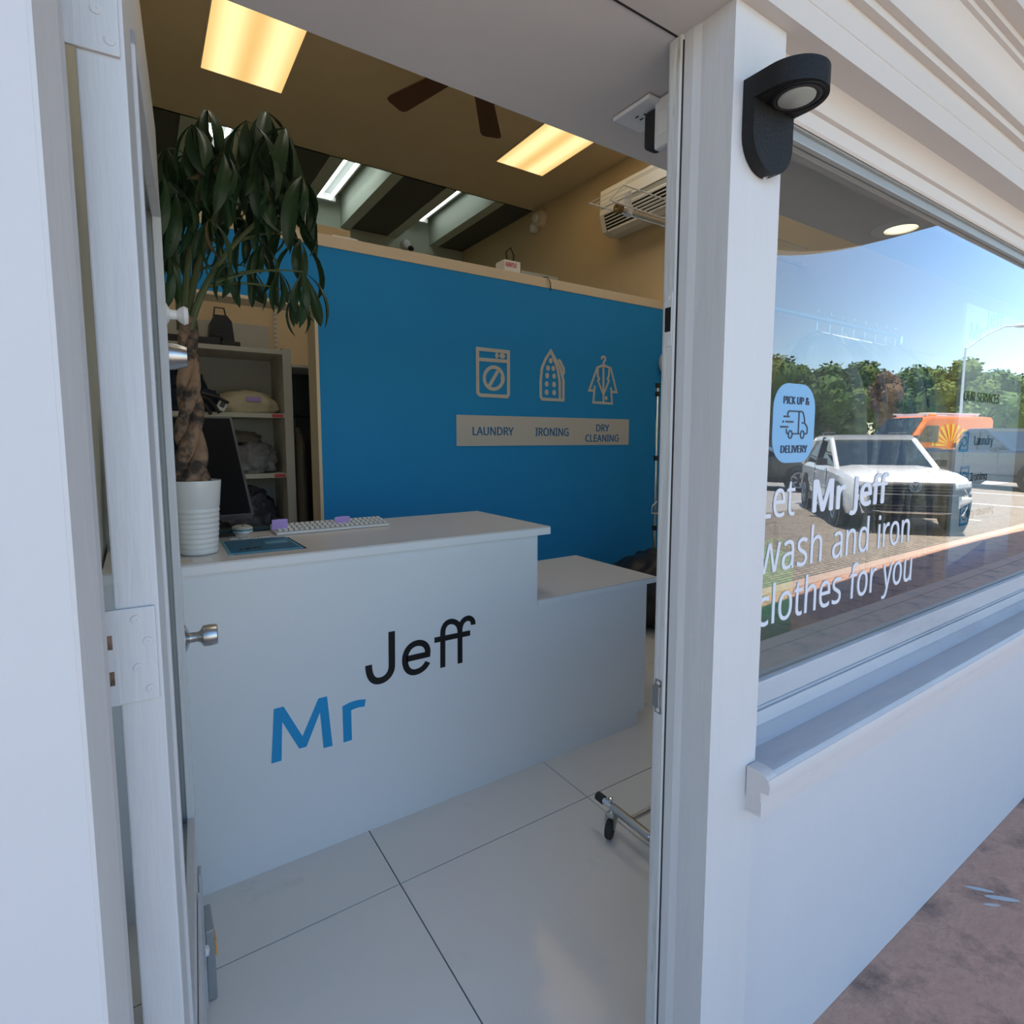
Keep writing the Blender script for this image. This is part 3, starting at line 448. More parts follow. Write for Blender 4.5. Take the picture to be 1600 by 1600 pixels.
# lettering
LY = GY-.0032
wt = thing('window_lettering', 'white vinyl lettering in three lines on the shop window', 'lettering', (1.5, LY, 1.2))
text('text_line', 'Let', 'whitevinyl', wt, 1.100, 1.232, 1.309, .083, LY)
text('text_line', 'Mr Jeff', 'whitevinyl', wt, at(1269, 790, Y=LY).x, at(1386, 790, Y=LY).x, 1.310, .078, LY, .024)
text('text_line', 'wash and iron', 'whitevinyl', wt, 1.100, at(1419, 850, Y=LY).x, 1.186, .088, LY)
text('text_line', 'clothes for you', 'whitevinyl', wt, 1.105, at(1423, 900, Y=LY).x, 1.068, .088, LY)
stk = thing('window_sticker', 'pale blue rounded pick up and delivery sticker on the shop window', 'sticker', (1.21, LY, 1.51))
sx0, sx1, sz0, sz1 = at(1207, 660, Y=LY).x, at(1272, 660, Y=LY).x, 1.428, 1.602
cr_ = .055; P = []
for (ccx, ccz, a0) in ((sx1-cr_, sz1-cr_, 0), (sx0+cr_, sz1-cr_, 90), (sx0+cr_, sz0+cr_, 180), (sx1-cr_, sz0+cr_, 270)): P += arc(ccx, ccz, cr_, cr_, a0, a0+90, 8)
B().prism(P, LY, LY-.0008, 'Y').make('backing', 'sticker', stk)
sw = sx1-sx0; SY = LY-.0008
text('text_line', 'PICK UP &', 'stickerink', stk, sx0+.22*sw, sx0+.84*sw, 1.5575, .0165, SY, .018)
text('text_line', 'DELIVERY', 'stickerink', stk, sx0+.20*sw, sx0+.84*sw, 1.4505, .0165, SY, .018)
def SP(u, v): return (sx0+u*sw, sz0+v*(sz1-sz0))    # sticker coordinates
ic = B(); w_ = .0034
ic.ribbon([SP(.33, .60), SP(.33, .63), SP(.36, .655), SP(.66, .655), SP(.70, .64), SP(.74, .56), SP(.745, .51), SP(.80, .47), SP(.82, .44), SP(.82, .385), SP(.80, .37), SP(.76, .37)], w_, y=SY)
ic.ribbon([SP(.60, .655), SP(.60, .37)], w_, y=SY); ic.ribbon([SP(.63, .37), SP(.47, .37)], w_, y=SY); ic.ribbon([SP(.35, .37), SP(.32, .38), SP(.31, .43)], w_, y=SY); ic.ribbon([SP(.745, .51), SP(.68, .51)], w_, y=SY)
for c_ in (.41, .70): ic.ribbon([(SP(c_, .36)[0]+.0072*math.cos(a), SP(c_, .36)[1]+.0085*math.sin(a)) for a in np.linspace(0, 2*PI, 17)[:-1]], w_*.9, y=SY, closed=True)
for (u0, u1, v) in ((.24, .37, .585), (.29, .47, .52), (.17, .35, .455)): ic.ribbon([SP(u0, v), SP(u1, v)], w_*1.15, y=SY)
ic.disc(*SP(.23, .52), .0022, .0026, SY); ic.make('delivery_van_icon', 'stickerink', stk)

# wall lamp on the post
lamp = thing('wall_lamp', 'matt black outdoor wall lamp with a round downward lens, on the post', 'lamp', (.906, .60, 2.0))
lx, hw = .9065, .0565; plz0, plz1, hz0 = 1.923, 2.061, 2.026
poly = [(lx+hw, hz0), (lx+hw, plz0+hw)] + arc(lx, plz0+hw, hw, hw, 0, -180, 20)[1:] + [(lx-hw, hz0)]
pb = B(); pb.prism(poly, .599, .578, 'Y'); o = pb.make('back_plate', 'lampblack', lamp, True)
def dpoly(hw, yc, yb, n=28): return [(lx+hw, yb)] + [(lx+hw*math.cos(math.radians(-a)), yc+hw*math.sin(math.radians(-a))) for a in np.linspace(0, 180, n)] + [(lx-hw, yb)]
hd = B(); hd.prism(dpoly(hw, .552, .599), hz0, plz1, 'Z'); head = hd.make('lamp_head', 'lampblack', lamp, True)
B().prism(dpoly(hw-.006, .552, .574), hz0-.0008, hz0+.001, 'Z').make('bezel_ring', 'lampblack', head)
B().lathe([(.041, 0), (.041, .0025), (.036, .0025), (.036, 0), (.033, -.0008), (.030, .001), (0, .001)], (lx, .541, hz0-.002), 32).make('lens_ring', 'rubber', head, True)
B().lathe([(0, 0), (.02, .0012), (.0275, .003), (.0285, .006)], (lx, .541, hz0-.0062), 32).make('lens', 'lens', head, True)
B().lathe([(.004, 0), (.004, .002), (0, .003)], (lx+.0, .590, plz0-.0008), 12, (0, -.3, -1)).make('screw', 'chrome', lamp)

# ------------------------------------------------------------------ entrance door, open inwards
da = math.atan2(.0575, .81); dvec = Vector((math.sin(da), math.cos(da), 0)); dn = Vector((-math.cos(da), math.sin(da), 0))
DO = Vector((.009, .722, 0)); DW, DT, DH = .81, .041, 2.165
dr = bpy.data.objects.new('door_1', None); C.objects.link(dr); dr.location = DO; dr.rotation_euler = (0, 0, -da); struct(dr, 'white glazed door standing open into the shop, left of the opening', 'door')
# local frame: +Y along the leaf, -X into the thickness, +X outer face
sb = .105
B().box(-DT, 0, 0, sb, .01, DH, .002).make('hinge_stile', 'door', dr)
B().box(-DT, 0, DW-sb, DW, .01, DH, .002).make('lock_stile', 'door', dr)
B().box(-DT, 0, sb, DW-sb, .01, .60, .001).make('bottom_rail', 'door', dr)
B().box(-DT, 0, sb, DW-sb, 1.955, DH, .001).make('top_rail', 'door', dr)
bd = B()
for (y0, y1, z0, z1) in ((sb, sb+.018, .60, 1.955), (DW-sb-.018, DW-sb, .60, 1.955), (sb, DW-sb, .60, .618), (sb, DW-sb, 1.937, 1.955)): bd.box(-.012, .004, y0, y1, z0, z1, .002).box(-DT-.004, -DT+.012, y0, y1, z0, z1, .002)
bd.make('glazing_bead', 'door', dr)
B().box(-.024, -.018, sb, DW-sb, .60, 1.955).make('pane', 'doorpane', dr)
B().box(.001, .006, .16, DW-.16, .14, .46, .002).make('kick_panel', 'door', dr)
for (zc, pz) in ((1.245, 0), (1.915, 1), (.35, 2)):
    h = .053; hg = B().box(-DT+.000, -.004, -.0042, 0, zc-h, zc+h, .0015); hinge = hg.make('hinge', 'door', dr)
    B().box(-DT-.012, -DT+.002, -.0044, -.0005, zc-h, zc+h, .0012).make('knuckle_leaf', 'door', hinge)
    kn = B()
    for q in range(5): kn.tube([(-DT-.0125, -.006, zc-h+q*.0212+.001), (-DT-.0125, -.006, zc-h+q*.0212+.0195)], .0045, 8)
    kn.make('knuckle', 'door' if pz else 'jamb', hinge)
    if pz == 0:
        for gz in (.018, -.022): B().box(-DT-.012, -DT-.003, -.0050, -.0042, zc+gz-.0075, zc+gz+.008).make('knuckle_gap', 'bark', hinge)
    for (sx, sz) in ((-.022, .040), (-.012, .014), (-.022, -.014), (-.012, -.040)):
        B().lathe([(.0052, 0), (.0048, .001), (.0012, .0012), (0, .0006)], (sx, -.0041, zc+sz), 12, (0, -1, 0)).make('screw', 'door', hinge)
# knobs on the lock stile
def knob(z, y, prof, m, name):
    B().lathe(prof, (0, y, z), 24, (1, 0, 0)).make(name, m, dr, True)
knob(1.02, DW-.062, [(.032, 0), (.031, .004), (.022, .009), (.012, .012), (.011, .028), (.014, .034), (.024, .040), (.0255, .052), (.0235, .068), (.021, .070), (0, .070)], 'steel', 'door_knob')
knob(at(268, 493, Y=1.47).z, DW-.07, [(.024, 0), (.023, .004), (.011, .010), (.010, .022), (.016, .028), (.021, .036), (.017, .044), (0, .046)], 'porcelain', 'coat_knob')
knob(at(262, 557, Y=1.47).z, DW-.07, [(.030, 0), (.0295, .012), (.023, .035), (.022, .038), (0, .038)], 'steel', 'deadbolt')
bb = B().box(.001, .008, DW-.05, DW-.012, .06, .42, .002); bb.make('surface_bolt', 'sill', dr)
B().box(-.03, -.008, DW, DW+.012, .02, .36, .003).make('edge_guard', 'sill', dr)
B().lathe([(.012, 0), (.012, .006), (0, .009)], (.008, DW-.03, .20), 16, (1, 0, 0)).make('bolt_button', 'white', dr, True)
st = thing('door_stop', 'small grey wedge with an orange tag behind the open door', 'door stop', (.10, 1.62, 0))
B().prism([(.085, .08), (.112, .0), (.085, .0)], 0, .3, 'Z') if False else B().box(.075, .097, 1.56, 1.66, .001, .20, .004).make('body', 'aluminium', st)
B().box(.0972, .101, 1.565, 1.60, .12, .165, .001).make('tag', 'orange', st)

# outlet, plug and sensor under the lintel
ol = thing('power_outlet', 'white power outlet plate under the lintel', 'outlet', (.93, .90, SOF))
ou = at(1005, 178, Z=SOF-.008); ox, oy = ou.x, ou.y
B().box(ox-.036, ox+.05, oy-.05, oy+.055, SOF-.010, SOF-.001, .003).make('cover_plate', 'white', ol)
sl = B()
for dx, dy in ((-.006, .012), (.008, .012)): sl.box(ox+dx-.001, ox+dx+.001, oy+dy-.004, oy+dy+.004, SOF-.0115, SOF-.010)
sl.tube([(ox+.001, oy-.004, SOF-.0115), (ox+.001, oy-.004, SOF-.010)], .0025, 8); sl.make('socket_slots', 'lampblack', ol)
pl = at(1027, 205, Z=SOF-.05); q = thing('power_plug', 'black plug adapter hanging from the outlet under the lintel', 'plug', (pl.x, pl.y, SOF-.012))
B().box(pl.x-.018, pl.x+.020, pl.y-.022, pl.y+.022, SOF-.085, SOF-.011, .008).make('body', 'rubber', q)
pl2 = at(1036, 190, Z=SOF-.045); q = thing('sensor_box', 'white slim sensor box beside the black plug under the lintel', 'sensor', (pl2.x, pl2.y, SOF-.01))
B().box(pl2.x-.010, pl2.x+.012, pl2.y-.035, pl2.y+.015, SOF-.098, SOF-.001, .005).make('housing', 'white', q)
B().box(pl2.x-.0115, pl2.x-.009, pl2.y-.022, pl2.y+.002, SOF-.075, SOF-.03, .001).make('face_panel', 'edge_lam', q)
dl = at(1408, 354, Z=SOF); q = thing('downlight', 'lit recessed downlight in the soffit behind the shop window', 'light', (dl.x, dl.y, SOF))
B().lathe([(.085, .001), (.085, -.006), (.048, -.010), (.046, .002)], (dl.x, dl.y, SOF), 32).make('trim_ring', 'white', q, True)
B().lathe([(0, -.014), (.025, -.012), (.040, -.008), (.045, -.001)], (dl.x, dl.y, SOF), 24).make('bulb', 'bulb', q, True)

# ------------------------------------------------------------------ counter
ct = thing('reception_counter', 'white stepped reception counter with a lower right section', 'counter', (.9, 2.2, 0))
FY, BY = 1.955, 2.56
B().box(XL+.01, 1.432, FY, BY, .075, 1.066).make('tall_body', 'white_lam', ct)
B().box(1.4325, 2.128, FY+.002, BY, .075, .745).make('low_body', 'white_lam', ct)
B().box(XL+.01, 2.085, FY+.006, BY-.03, .0, .0745).make('plinth', 'white_lam', ct)
B().box(XL+.01, 1.485, FY-.024, BY+.012, 1.0662, 1.094).make('tall_edge', 'edge_lam', ct)
B().box(XL+.011, 1.4845, FY-.0235, BY+.0115, 1.0942, 1.1).make('tall_top', 'top_lam', ct)
B().box(1.4335, 2.193, FY-.006, BY+.035, .7452, .769).make('low_edge', 'edge_lam', ct)
B().box(1.434, 2.1925, FY-.0055, BY+.0345, .7692, .774).make('low_top', 'top_lam', ct)
lb = B()
for a, b in ((580, 0), ): pass
# logo lettering on the counter front, drawn from strokes
LG = thing('counter_logo', 'blue and black shop name lettering on the counter front', 'lettering', (.7, FY, .6))
def cf(x, y): p = at(x, y, Y=FY-.001); return (p.x, p.z)
def zj(x, y): return cf(540+x/7.2727, 940+y/7.2727)
def zm(x, y): return cf(400+x/8, 1060+y/8)
TH, LYC = .0012, FY-.0002
def outline(name, m, loops, fn):
    b = B()
    for lp in loops:
        pts = [fn(*p) for p in lp]; b.prism(pts, LYC, LYC-TH, 'Y')
    return b.make(name, m, LG)
outline('letter_m', 'cyan', [[(222, 385), (345, 352), (582, 722), (780, 252), (888, 225), (958, 842), (845, 872), (800, 425), (632, 852), (540, 878), (328, 545), (320, 1028), (193, 1065)]], zm)
outline('letter_r', 'cyan', [[(1080, 352), (1165, 305), (1250, 276), (1320, 265), (1372, 262), (1356, 352), (1290, 360), (1225, 382), (1190, 400), (1200, 768), (1094, 802)]], zm)
def stroke(name, m, segs, fn, w, y=LYC):
    b = B()
    for i, s_ in enumerate(segs): b.ribbon([fn(*p) for p in s_], w, y=y - i*.00005, th=TH)
    return b.make(name, m, LG)
def bez(p0, p1, p2, p3, n=12):
    return [tuple((1-t)**3*a+3*(1-t)**2*t*b+3*(1-t)*t*t*c+t**3*d for a, b, c, d in zip(p0, p1, p2, p3)) for t in np.linspace(0, 1, n+1)]
wj = .026
stroke('letter_j', 'black', [[(524, 340), (526, 700)] + bez((526, 720), (530, 830), (440, 900), (370, 902))[0:] + bez((370, 902), (290, 910), (262, 820), (262, 725))[1:]], zj, wj*.98)
stroke('letter_e', 'black', [[(690, 655), (932, 600)] + bez((932, 600), (945, 510), (900, 460), (820, 470))[1:] + bez((820, 470), (720, 490), (675, 580), (674, 670))[1:] + bez((674, 670), (680, 790), (740, 815), (800, 800))[1:] + bez((800, 800), (860, 785), (910, 740), (934, 685))[1:]], zj, wj*.9)
stroke('letter_ff', 'black', [[(1105, 748)] + [(1105, 420), (1105, 350)] + bez((1105, 350), (1110, 255), (1170, 222), (1215, 226))[1:] + bez((1215, 226), (1270, 235), (1298, 270), (1300, 350))[1:],
    [(1301, 700), (1300, 340)] + bez((1300, 340), (1300, 240), (1350, 190), (1400, 188))[1:] + bez((1400, 188), (1440, 195), (1452, 225), (1450, 262))[1:], [(1010, 440), (1416, 356)]], zj, wj*.85)

# ------------------------------------------------------------------ things on the counter
# potted money tree
px, py = .150, 2.115
pt = thing('potted_money_tree', 'potted tree with a braided trunk and drooping dark leaves on the counter', 'plant', (px, py, 1.1))
prof = [(0, 0), (.050, 0), (.054, .004)]
z = .004
for i in range(9):
    r0 = .0545+.0155*(z/.245); prof += [(r0, z), (r0+.0022, z+.005), (r0+.0022, z+.0125), (r0+.0002, z+.0165)]; z += .0168
prof += [(.0665, .158), (.0735, .240), (.0735, .2455), (.0700, .2455), (.0670, .225), (0, .225)]
B().lathe(prof, (px, py, 1.1), 48).make('pot', 'pot', pt, True, ang=50)
B().lathe([(.067, 0), (.05, .004), (.02, .007), (0, .006)], (px, py, 1.325), 24).make('soil', 'soil', pt, True)
for k_ in range(3):
    pts, rr = [], []
    for i in range(40):
        t = i/39; a = k_*2*PI/3 + t*9.0; z = 1.325 + t*.545; R = (.022*(1-t)**1.3+.0145) if t < .9 else .0155+.02*(t-.9)
        pts.append((px-.012+.012*t + R*math.cos(a)*.85, py + R*math.sin(a)*.85, z)); rr.append((.029-.0125*t**.5)*(1+.10*math.sin(t*25+k_*2)) if t > .03 else .027)
    b = B(); b.tube(pts, rr, 12)
    for v in b.b.verts: v.co += Vector(noise.noise_vector(v.co*45))*.0028
    b.make('trunk', 'bark', pt, True, ang=80)
def leaf_mesh(L, W, droop, fold, twist, seed):
    b = B(); rnd = random.Random(seed); nu = 9; prof = [0, .28, .55, .80, .97, 1.0, .88, .55, .04]; ang = 0; p = Vector((0, 0, 0)); pts = []
    a = math.radians(-8)
    for i in range(nu):
        pts.append((p.copy(), a)); p = p + Vector((math.cos(a), 0, math.sin(a)))*L/(nu-1); a -= droop/(nu-1)*(1.3-.6*i/nu)
    rows = []
    for i, (q, a) in enumerate(pts):
        w = prof[i]*W/2; up = Vector((-math.sin(a), 0, math.cos(a))); tw = twist*i/nu; row = []
        for s in (-1, -.5, 0, .5, 1):
            off = Vector((0, 1, 0))*w*s*math.cos(fold) + up*abs(s)*w*math.sin(fold)*(-1 if False else 1)
            off = Matrix.Rotation(tw, 3, Vector((math.cos(a), 0, math.sin(a)))) @ off
            row.append(b.b.verts.new(q + off + Vector((0, 0, rnd.uniform(-.0015, .0015)*abs(s)))))
        rows.append(row)
    for i in range(nu-1):
        for j in range(4): b.b.faces.new((rows[i][j], rows[i+1][j], rows[i+1][j+1], rows[i][j+1]))
    me_o = b.make('leaf', 'leafm', None, True, ang=80); me = me_o.data; bpy.data.objects.remove(me_o); return me
leafs = [leaf_mesh(L, W, d, f, tw, i) for i, (L, W, d, f, tw) in enumerate([(.25, .054, 1.0, .5, .2), (.27, .058, 1.25, .35, -.3), (.22, .052, .9, .45, .4), (.29, .060, 1.1, .4, 0), (.19, .048, 1.4, .3, -.5), (.26, .044, 1.7, .6, .9)])]
ld = leafs[5].copy(); ld.materials[0] = M['leafdry']
hubs = [(324, 171, 2.05, 7, 1), (415, 173, 2.12, 7, 1), (368, 205, 2.2, 6, .9), (472, 275, 2.02, 7, .95), (455, 235, 2.25, 6, .9), (327, 343, 1.98, 5, .62), (424, 312, 2.05, 5, .8), (262, 232, 2.15, 6, .9), (290, 262, 2.3, 6, .8),
        (375, 262, 2.35, 5, .8), (255, 325, 2.2, 5, .75), (360, 410, 2.08, 5, .62), (437, 425, 2.1, 6, .62), (470, 375, 2.2, 5, .8), (290, 372, 2.3, 5, .7), (262, 400, 2.05, 5, .6), (474, 425, 2.02, 5, .75), (345, 305, 2.25, 5, .75),
        (405, 265, 2.0, 5, .9), (392, 420, 2.3, 5, .6), (310, 215, 2.3, 5, .9), (440, 330, 2.35, 5, .9), (300, 310, 2.05, 5, .7), (385, 345, 2.2, 5, .6), (255, 275, 2.0, 5, .8), (446, 200, 2.0, 5, 1), (345, 380, 2.35, 4, .6)]
rn = random.Random(3); crown_c = Vector((px, py, 1.86))
mains = []
for (hx, hy, dep) in ((330, 215, 2.12), (405, 215, 2.15), (440, 320, 2.05), (270, 330, 2.12), (375, 300, 2.25)):
    e = at(hx, hy, Y=dep); a0 = crown_c + Vector((rn.uniform(-.02, .02), rn.uniform(-.015, .015), -.03)); m_ = a0.lerp(e, .45) + Vector((-.25*(e.x-a0.x), 0, .05))
    pts = [a0*(1-t)**2 + m_*2*t*(1-t) + e*t*t for t in np.linspace(0, 1, 15)]; mains.append(pts)
    B().tube(pts, [.0115-.006*t for t in np.linspace(0, 1, 15)], 8).make('branch', 'stem', pt, True)
hubs += [(300, 195, 2.0, 6, .95), (385, 188, 2.0, 6, .95), (430, 240, 2.2, 6, .9), (350, 240, 2.0, 6, .85), (275, 300, 2.05, 5, .8), (480, 320, 2.15, 5, .8), (410, 380, 2.15, 5, .7), (330, 290, 2.35, 5, .9), (400, 300, 2.3, 5, .9), (290, 240, 2.2, 6, .9), (460, 460, 2.1, 4, .6), (245, 365, 2.15, 5, .7)]
for hi, (hx, hy, dep, nl, sc) in enumerate(hubs):
    h = at(hx, hy, Y=dep); out = Vector((h.x-px-.12, h.y-py, 0)); base_a = math.atan2(out.y, out.x)
    st_ = min((p for mm in mains for p in mm[4:]), key=lambda p: (p-h).length + (1.5*max(0, p.z-h.z+.08)))
    mid = st_.lerp(h, .5) + Vector((0, 0, .05))
    cpts = [st_*(1-t)**2 + mid*2*t*(1-t) + h*t*t for t in np.linspace(0, 1, 7)]
    cb_ = B().tube(cpts, [.0042-.0018*t for t in np.linspace(0, 1, 7)], 6); stem_o = cb_.make('stem', 'stem', pt, True)
    for q in range(nl):
        me = leafs[rn.randrange(5)] if rn.random() < .93 else (ld if rn.random() < .2 else leafs[5])
        o = bpy.data.objects.new('leaf', me); C.objects.link(o); o.parent = stem_o
        a = base_a + 2*PI*q/nl + rn.uniform(-.3, .3); o.location = h; s = sc*rn.uniform(.85, 1.12)
        o.scale = (s, s*.92, s); o.rotation_euler = (rn.uniform(-.35, .35), rn.uniform(.45, 1.1), a)
# monitor (tilted well back)
mo = thing('monitor', 'black computer monitor tilted back behind the white pot', 'monitor', (.10, 2.40, 1.1))
BR, TR_ = at(397, 803, Y=2.33), at(362, 652, Y=2.62); BL, TL = BR + Vector((-.42, -.04, .0)), TR_ + Vector((-.42, -.04, .0))
nrm = (TR_-BR).cross(BL-BR).normalized(); nrm = nrm if nrm.y < 0 else -nrm
def slab(name, m, q, t0, t1):
    b = B(); A_ = [b.b.verts.new(p - nrm*t0) for p in q]; D_ = [b.b.verts.new(p - nrm*t1) for p in q]
    b.b.faces.new(A_); b.b.faces.new(D_[::-1])
    for i in range(4): b.b.faces.new((A_[i], D_[i], D_[(i+1) % 4], A_[(i+1) % 4]))
    return b.make(name, m, mo)
c4 = (BR+TR_+BL+TL)/4; Q = [BR, TR_, TL, BL]
slab('bezel', 'bezel', Q, .002, .03)
slab('screen', 'screen', [c4 + (p-c4)*Vector((1, 1, 1)).x*.0 + Vector(((p-c4).x*.955, (p-c4).y*.97, (p-c4).z*.97)) for p in Q], .0, .004)
slab('rear_housing', 'bezel', [c4 + (p-c4)*.5 for p in Q], .03, .06)
mc = c4 - nrm*.06
B().tube([mc, mc+Vector((0, .02, -.10)), (mc.x, mc.y-.03, 1.11)], .018, 10).make('stand_neck', 'bezel', mo, True)
B().box(mc.x-.11, mc.x+.11, mc.y-.11, mc.y+.06, 1.1005, 1.112, .004).make('stand_foot', 'bezel', mo)
# keyboard
k0 = at(437, 838, Z=1.1); kb = thing('keyboard', 'white computer keyboard lying on the counter top', 'keyboard', (.66, 2.41, 1.1), rz=math.radians(-.5))
B().prism([(2.335, 1.102), (2.335, 1.112), (2.47, 1.128), (2.47, 1.102)], .435, .90, 'X').make('body', 'white', kb)
key_bed = B().prism([(2.338, 1.1135), (2.466, 1.129), (2.466, 1.1283), (2.338, 1.1128)], .438, .897, 'X').make('key_bed', 'aluminium', kb)
keym = B().box(-.0068, .0068, -.0065, .0065, 0, .004, .001).make('key', 'white', None); kme = keym.data; bpy.data.objects.remove(keym)
for r_ in range(6):
    for c_ in range(22):
        o = bpy.data.objects.new('key', kme); C.objects.link(o); o.parent = key_bed
        o.location = (.450+c_*.0208+(r_ % 2)*.004, 2.350+r_*.0205, 1.1135+r_*.0024); o.rotation_euler = (math.radians(6.7), 0, 0)
for nx, (a, b, y_) in enumerate(((.425, .485, 2.385), (.68, .745, 2.40))):
    q = thing('sticky_note', ['purple sticky note standing at the left end of the keyboard', 'purple sticky note standing on the keyboard near its right end'][nx], 'note', (a, y_, 1.115), group='purple sticky notes on the keyboard')
    def nf(u, v, a=a, b=b, y_=y_): return Vector((a+(b-a)*u+.004*v, y_ + .010*v*v, 1.116 + (.040 if nx == 0 else .030)*v + .002*math.sin(u*3)))
    b_ = B(); b_.grid(nf, 6, 5); b_.make('paper', 'purple', q)
# mouse
mp_ = at(380, 833, Z=1.1); ms = thing('mouse', 'pale computer mouse with a teal band beside the keyboard', 'mouse', (mp_.x, mp_.y+.02, 1.1))
def mouse_fn(r, h, z0):
    def f(u, v): a = 2*PI*u; e = (1-v**2.4)**.5 if v < 1 else 0; return Vector((mp_.x+.038*math.copysign(abs(math.cos(a))**.8, math.cos(a))*r*e, mp_.y+.02+.058*math.copysign(abs(math.sin(a))**.8, math.sin(a))*r*e, z0+h*v))
    return f
b = B(); b.grid(mouse_fn(1, .012, 1.118), 24, 8, True); b.make('shell', 'signgrey', ms, True)
B().lathe([(.037, 0), (.039, .006), (.038, .012), (0, .012)], (0, 0, 0), 24).make('base', 'white', ms, True).matrix_local = Matrix.Translation((0, 0, .001)) @ Matrix.Diagonal((1, 1.5, 1, 1))
B().lathe([(.0388, 0), (.0392, .002), (.0388, .005)], (0, 0, 0), 24).make('band', 'teal', ms, True).matrix_local = Matrix.Translation((0, 0, .012)) @ Matrix.Diagonal((1, 1.5, 1, 1))
B().tube([(mp_.x, mp_.y, 1.128), (mp_.x, mp_.y+.012, 1.1295)], .0035, 8).make('wheel', 'rubber', ms)
pad = thing('mouse_pad', 'dark mouse pad under the leaves edge beside the pot', 'mouse pad', (mp_.x-.04, mp_.y-.02, 1.1)); B().box(mp_.x-.14, mp_.x-.035, mp_.y-.07, mp_.y+.03, 1.1005, 1.103, .001).make('sheet', 'rubber', pad)
# brochures
bp = [at(345, 846, Z=1.104), at(358, 866, Z=1.104), at(474, 855, Z=1.104), at(445, 838, Z=1.104)]
bc = thing('brochure', 'blue card brochure lying at the counter edge', 'brochure', bp[0]); cen = sum(bp, Vector())/4
B().prism([(p.x, p.y) for p in bp], 1.1005, 1.104, 'Z').make('card', 'brochure_edge', bc)
B().prism([((cen+(p-cen)*.93).x, (cen+(p-cen)*.93).y) for p in bp], 1.104, 1.1046, 'Z').make('cover', 'brochure', bc)
def flat(o, ox, oy, ang, z): o.parent = None; o.matrix_world = Matrix.Translation((ox, oy, z)) @ Matrix.Rotation(ang, 4, 'Z') @ Matrix.Rotation(-PI/2, 4, 'X'); return o
t_ = text('title', 'Jeff', 'black', None, 0, .075, 0, .028, 0, .01); f_ = Matrix.Translation((bp[1].x+.035, bp[1].y+.05, 1.1049)) @ Matrix.Rotation(-PI/2, 4, 'X')
t_.parent = bc; t_.matrix_parent_inverse = parent_inv(bc); t_.matrix_basis = f_
B().box(cen.x+.02, cen.x+.095, cen.y-.01, cen.y+.05, 1.1046, 1.1050).make('pale_patch', 'brochure_edge', bc)
b2 = thing('leaflet', 'dark leaflet peeking out under the blue brochure', 'leaflet', (cen.x, cen.y, 1.1)); B().prism([(p.x+.012, p.y-.006) for p in bp], 1.1, 1.1004, 'Z').make('paper', 'navy', b2)
b3 = thing('paper_slip', 'printed paper slip lying in front of the white pot', 'paper', (.13, 2.0, 1.1)); o = B().box(.05, .175, 1.955, 2.03, 1.1002, 1.1010).make('paper', 'white', b3)
B().box(.06, .12, 1.965, 2.02, 1.1010, 1.1013).make('print', 'bagcloth', b3)
for i, (xx, yy) in enumerate(((365, 841), (384, 840), (401, 840), (416, 838))):
    p = at(xx, yy, Z=1.104); q = thing('key_tag', ['white number tag nearest the pot, behind the brochure', 'second white number tag from the pot', 'third white number tag from the pot', 'white number tag touching the keyboard corner'][i], 'tag', p, group='white number tags on the counter')
    B().box(p.x-.014, p.x+.014, p.y+.001, p.y+.022, 1.1005, 1.1035, .001).make('plate', 'white', q); B().box(p.x-.009, p.x-.002, p.y+.005, p.y+.018, 1.1035, 1.1038).box(p.x+.003, p.x+.010, p.y+.005, p.y+.018, 1.1035, 1.1038).make('print', 'black', q)
q = thing('document_tray', 'dark teal folder lying on the counter behind the monitor', 'folder', (.30, 2.52, 1.1)); B().box(.22, .44, 2.49, 2.565, 1.1005, 1.112, .002).make('cover', 'tealcloth', q)

# ------------------------------------------------------------------ blue wall graphics
WY = YP-.0002
def wp(x, y): p = at(x, y, Y=WY); return (p.x, p.z)
def zi(x, y): return wp(690+x/5.3333, 520+y/5.3333)
sg = thing('wall_sign', 'grey wall strip reading laundry, ironing, dry cleaning on the blue wall', 'sign', (2.75, YP, 1.54))
a = wp(713, 648); b_ = wp(982, 695); SX0, SX1, SZ0, SZ1 = wp(713, 670)[0], wp(982, 676)[0], b_[1], a[1]
B().box(SX0, SX1, WY-.004, WY, SZ0, SZ1, .0005).make('strip', 'signgrey', sg)
for s_, x0, x1, y_, yc in (('LAUNDRY', 738, 802, 680, 667), ('IRONING', 836, 888, 681, 668.5), ('DRY', 931, 951, 674, 663), ('CLEANING', 914, 966, 690, 679)):
    z0, z1 = wp((x0+x1)/2, y_)[1], wp((x0+x1)/2, yc)[1]; text('lettering', s_, 'signblue', sg, wp(x0, y_)[0], wp(x1, y_)[0], z0, z1-z0, WY-.004, .018)
ics = .0
def wicon(name, label, segs, discs, w, loops=()):
    t = thing(name, label, 'wall icon', (*[0, 0], 0), group='grey icons above the sign strip'); p0 = zi(*segs[0][0]); t.location = (p0[0], YP, p0[1])
    b = B()
    for i, s_ in enumerate(segs): b.ribbon([zi(*p) for p in s_], w, y=WY - i*.00008, th=.003)
    for i, s_ in enumerate(loops): b.ribbon([zi(*p) for p in s_], w, y=WY - .0004 - i*.00008, th=.003, closed=True)
    for (x, y, rx, ry) in discs: c = zi(x, y); b.disc(c[0], c[1], rx, ry, WY, .003)
    b.make('figure', 'signgrey', t); return t
ell = lambda cx, cy, rx, ry, n=28: [(cx+rx*math.cos(2*PI*i/n), cy+ry*math.sin(2*PI*i/n)) for i in range(n)]
wi = .026
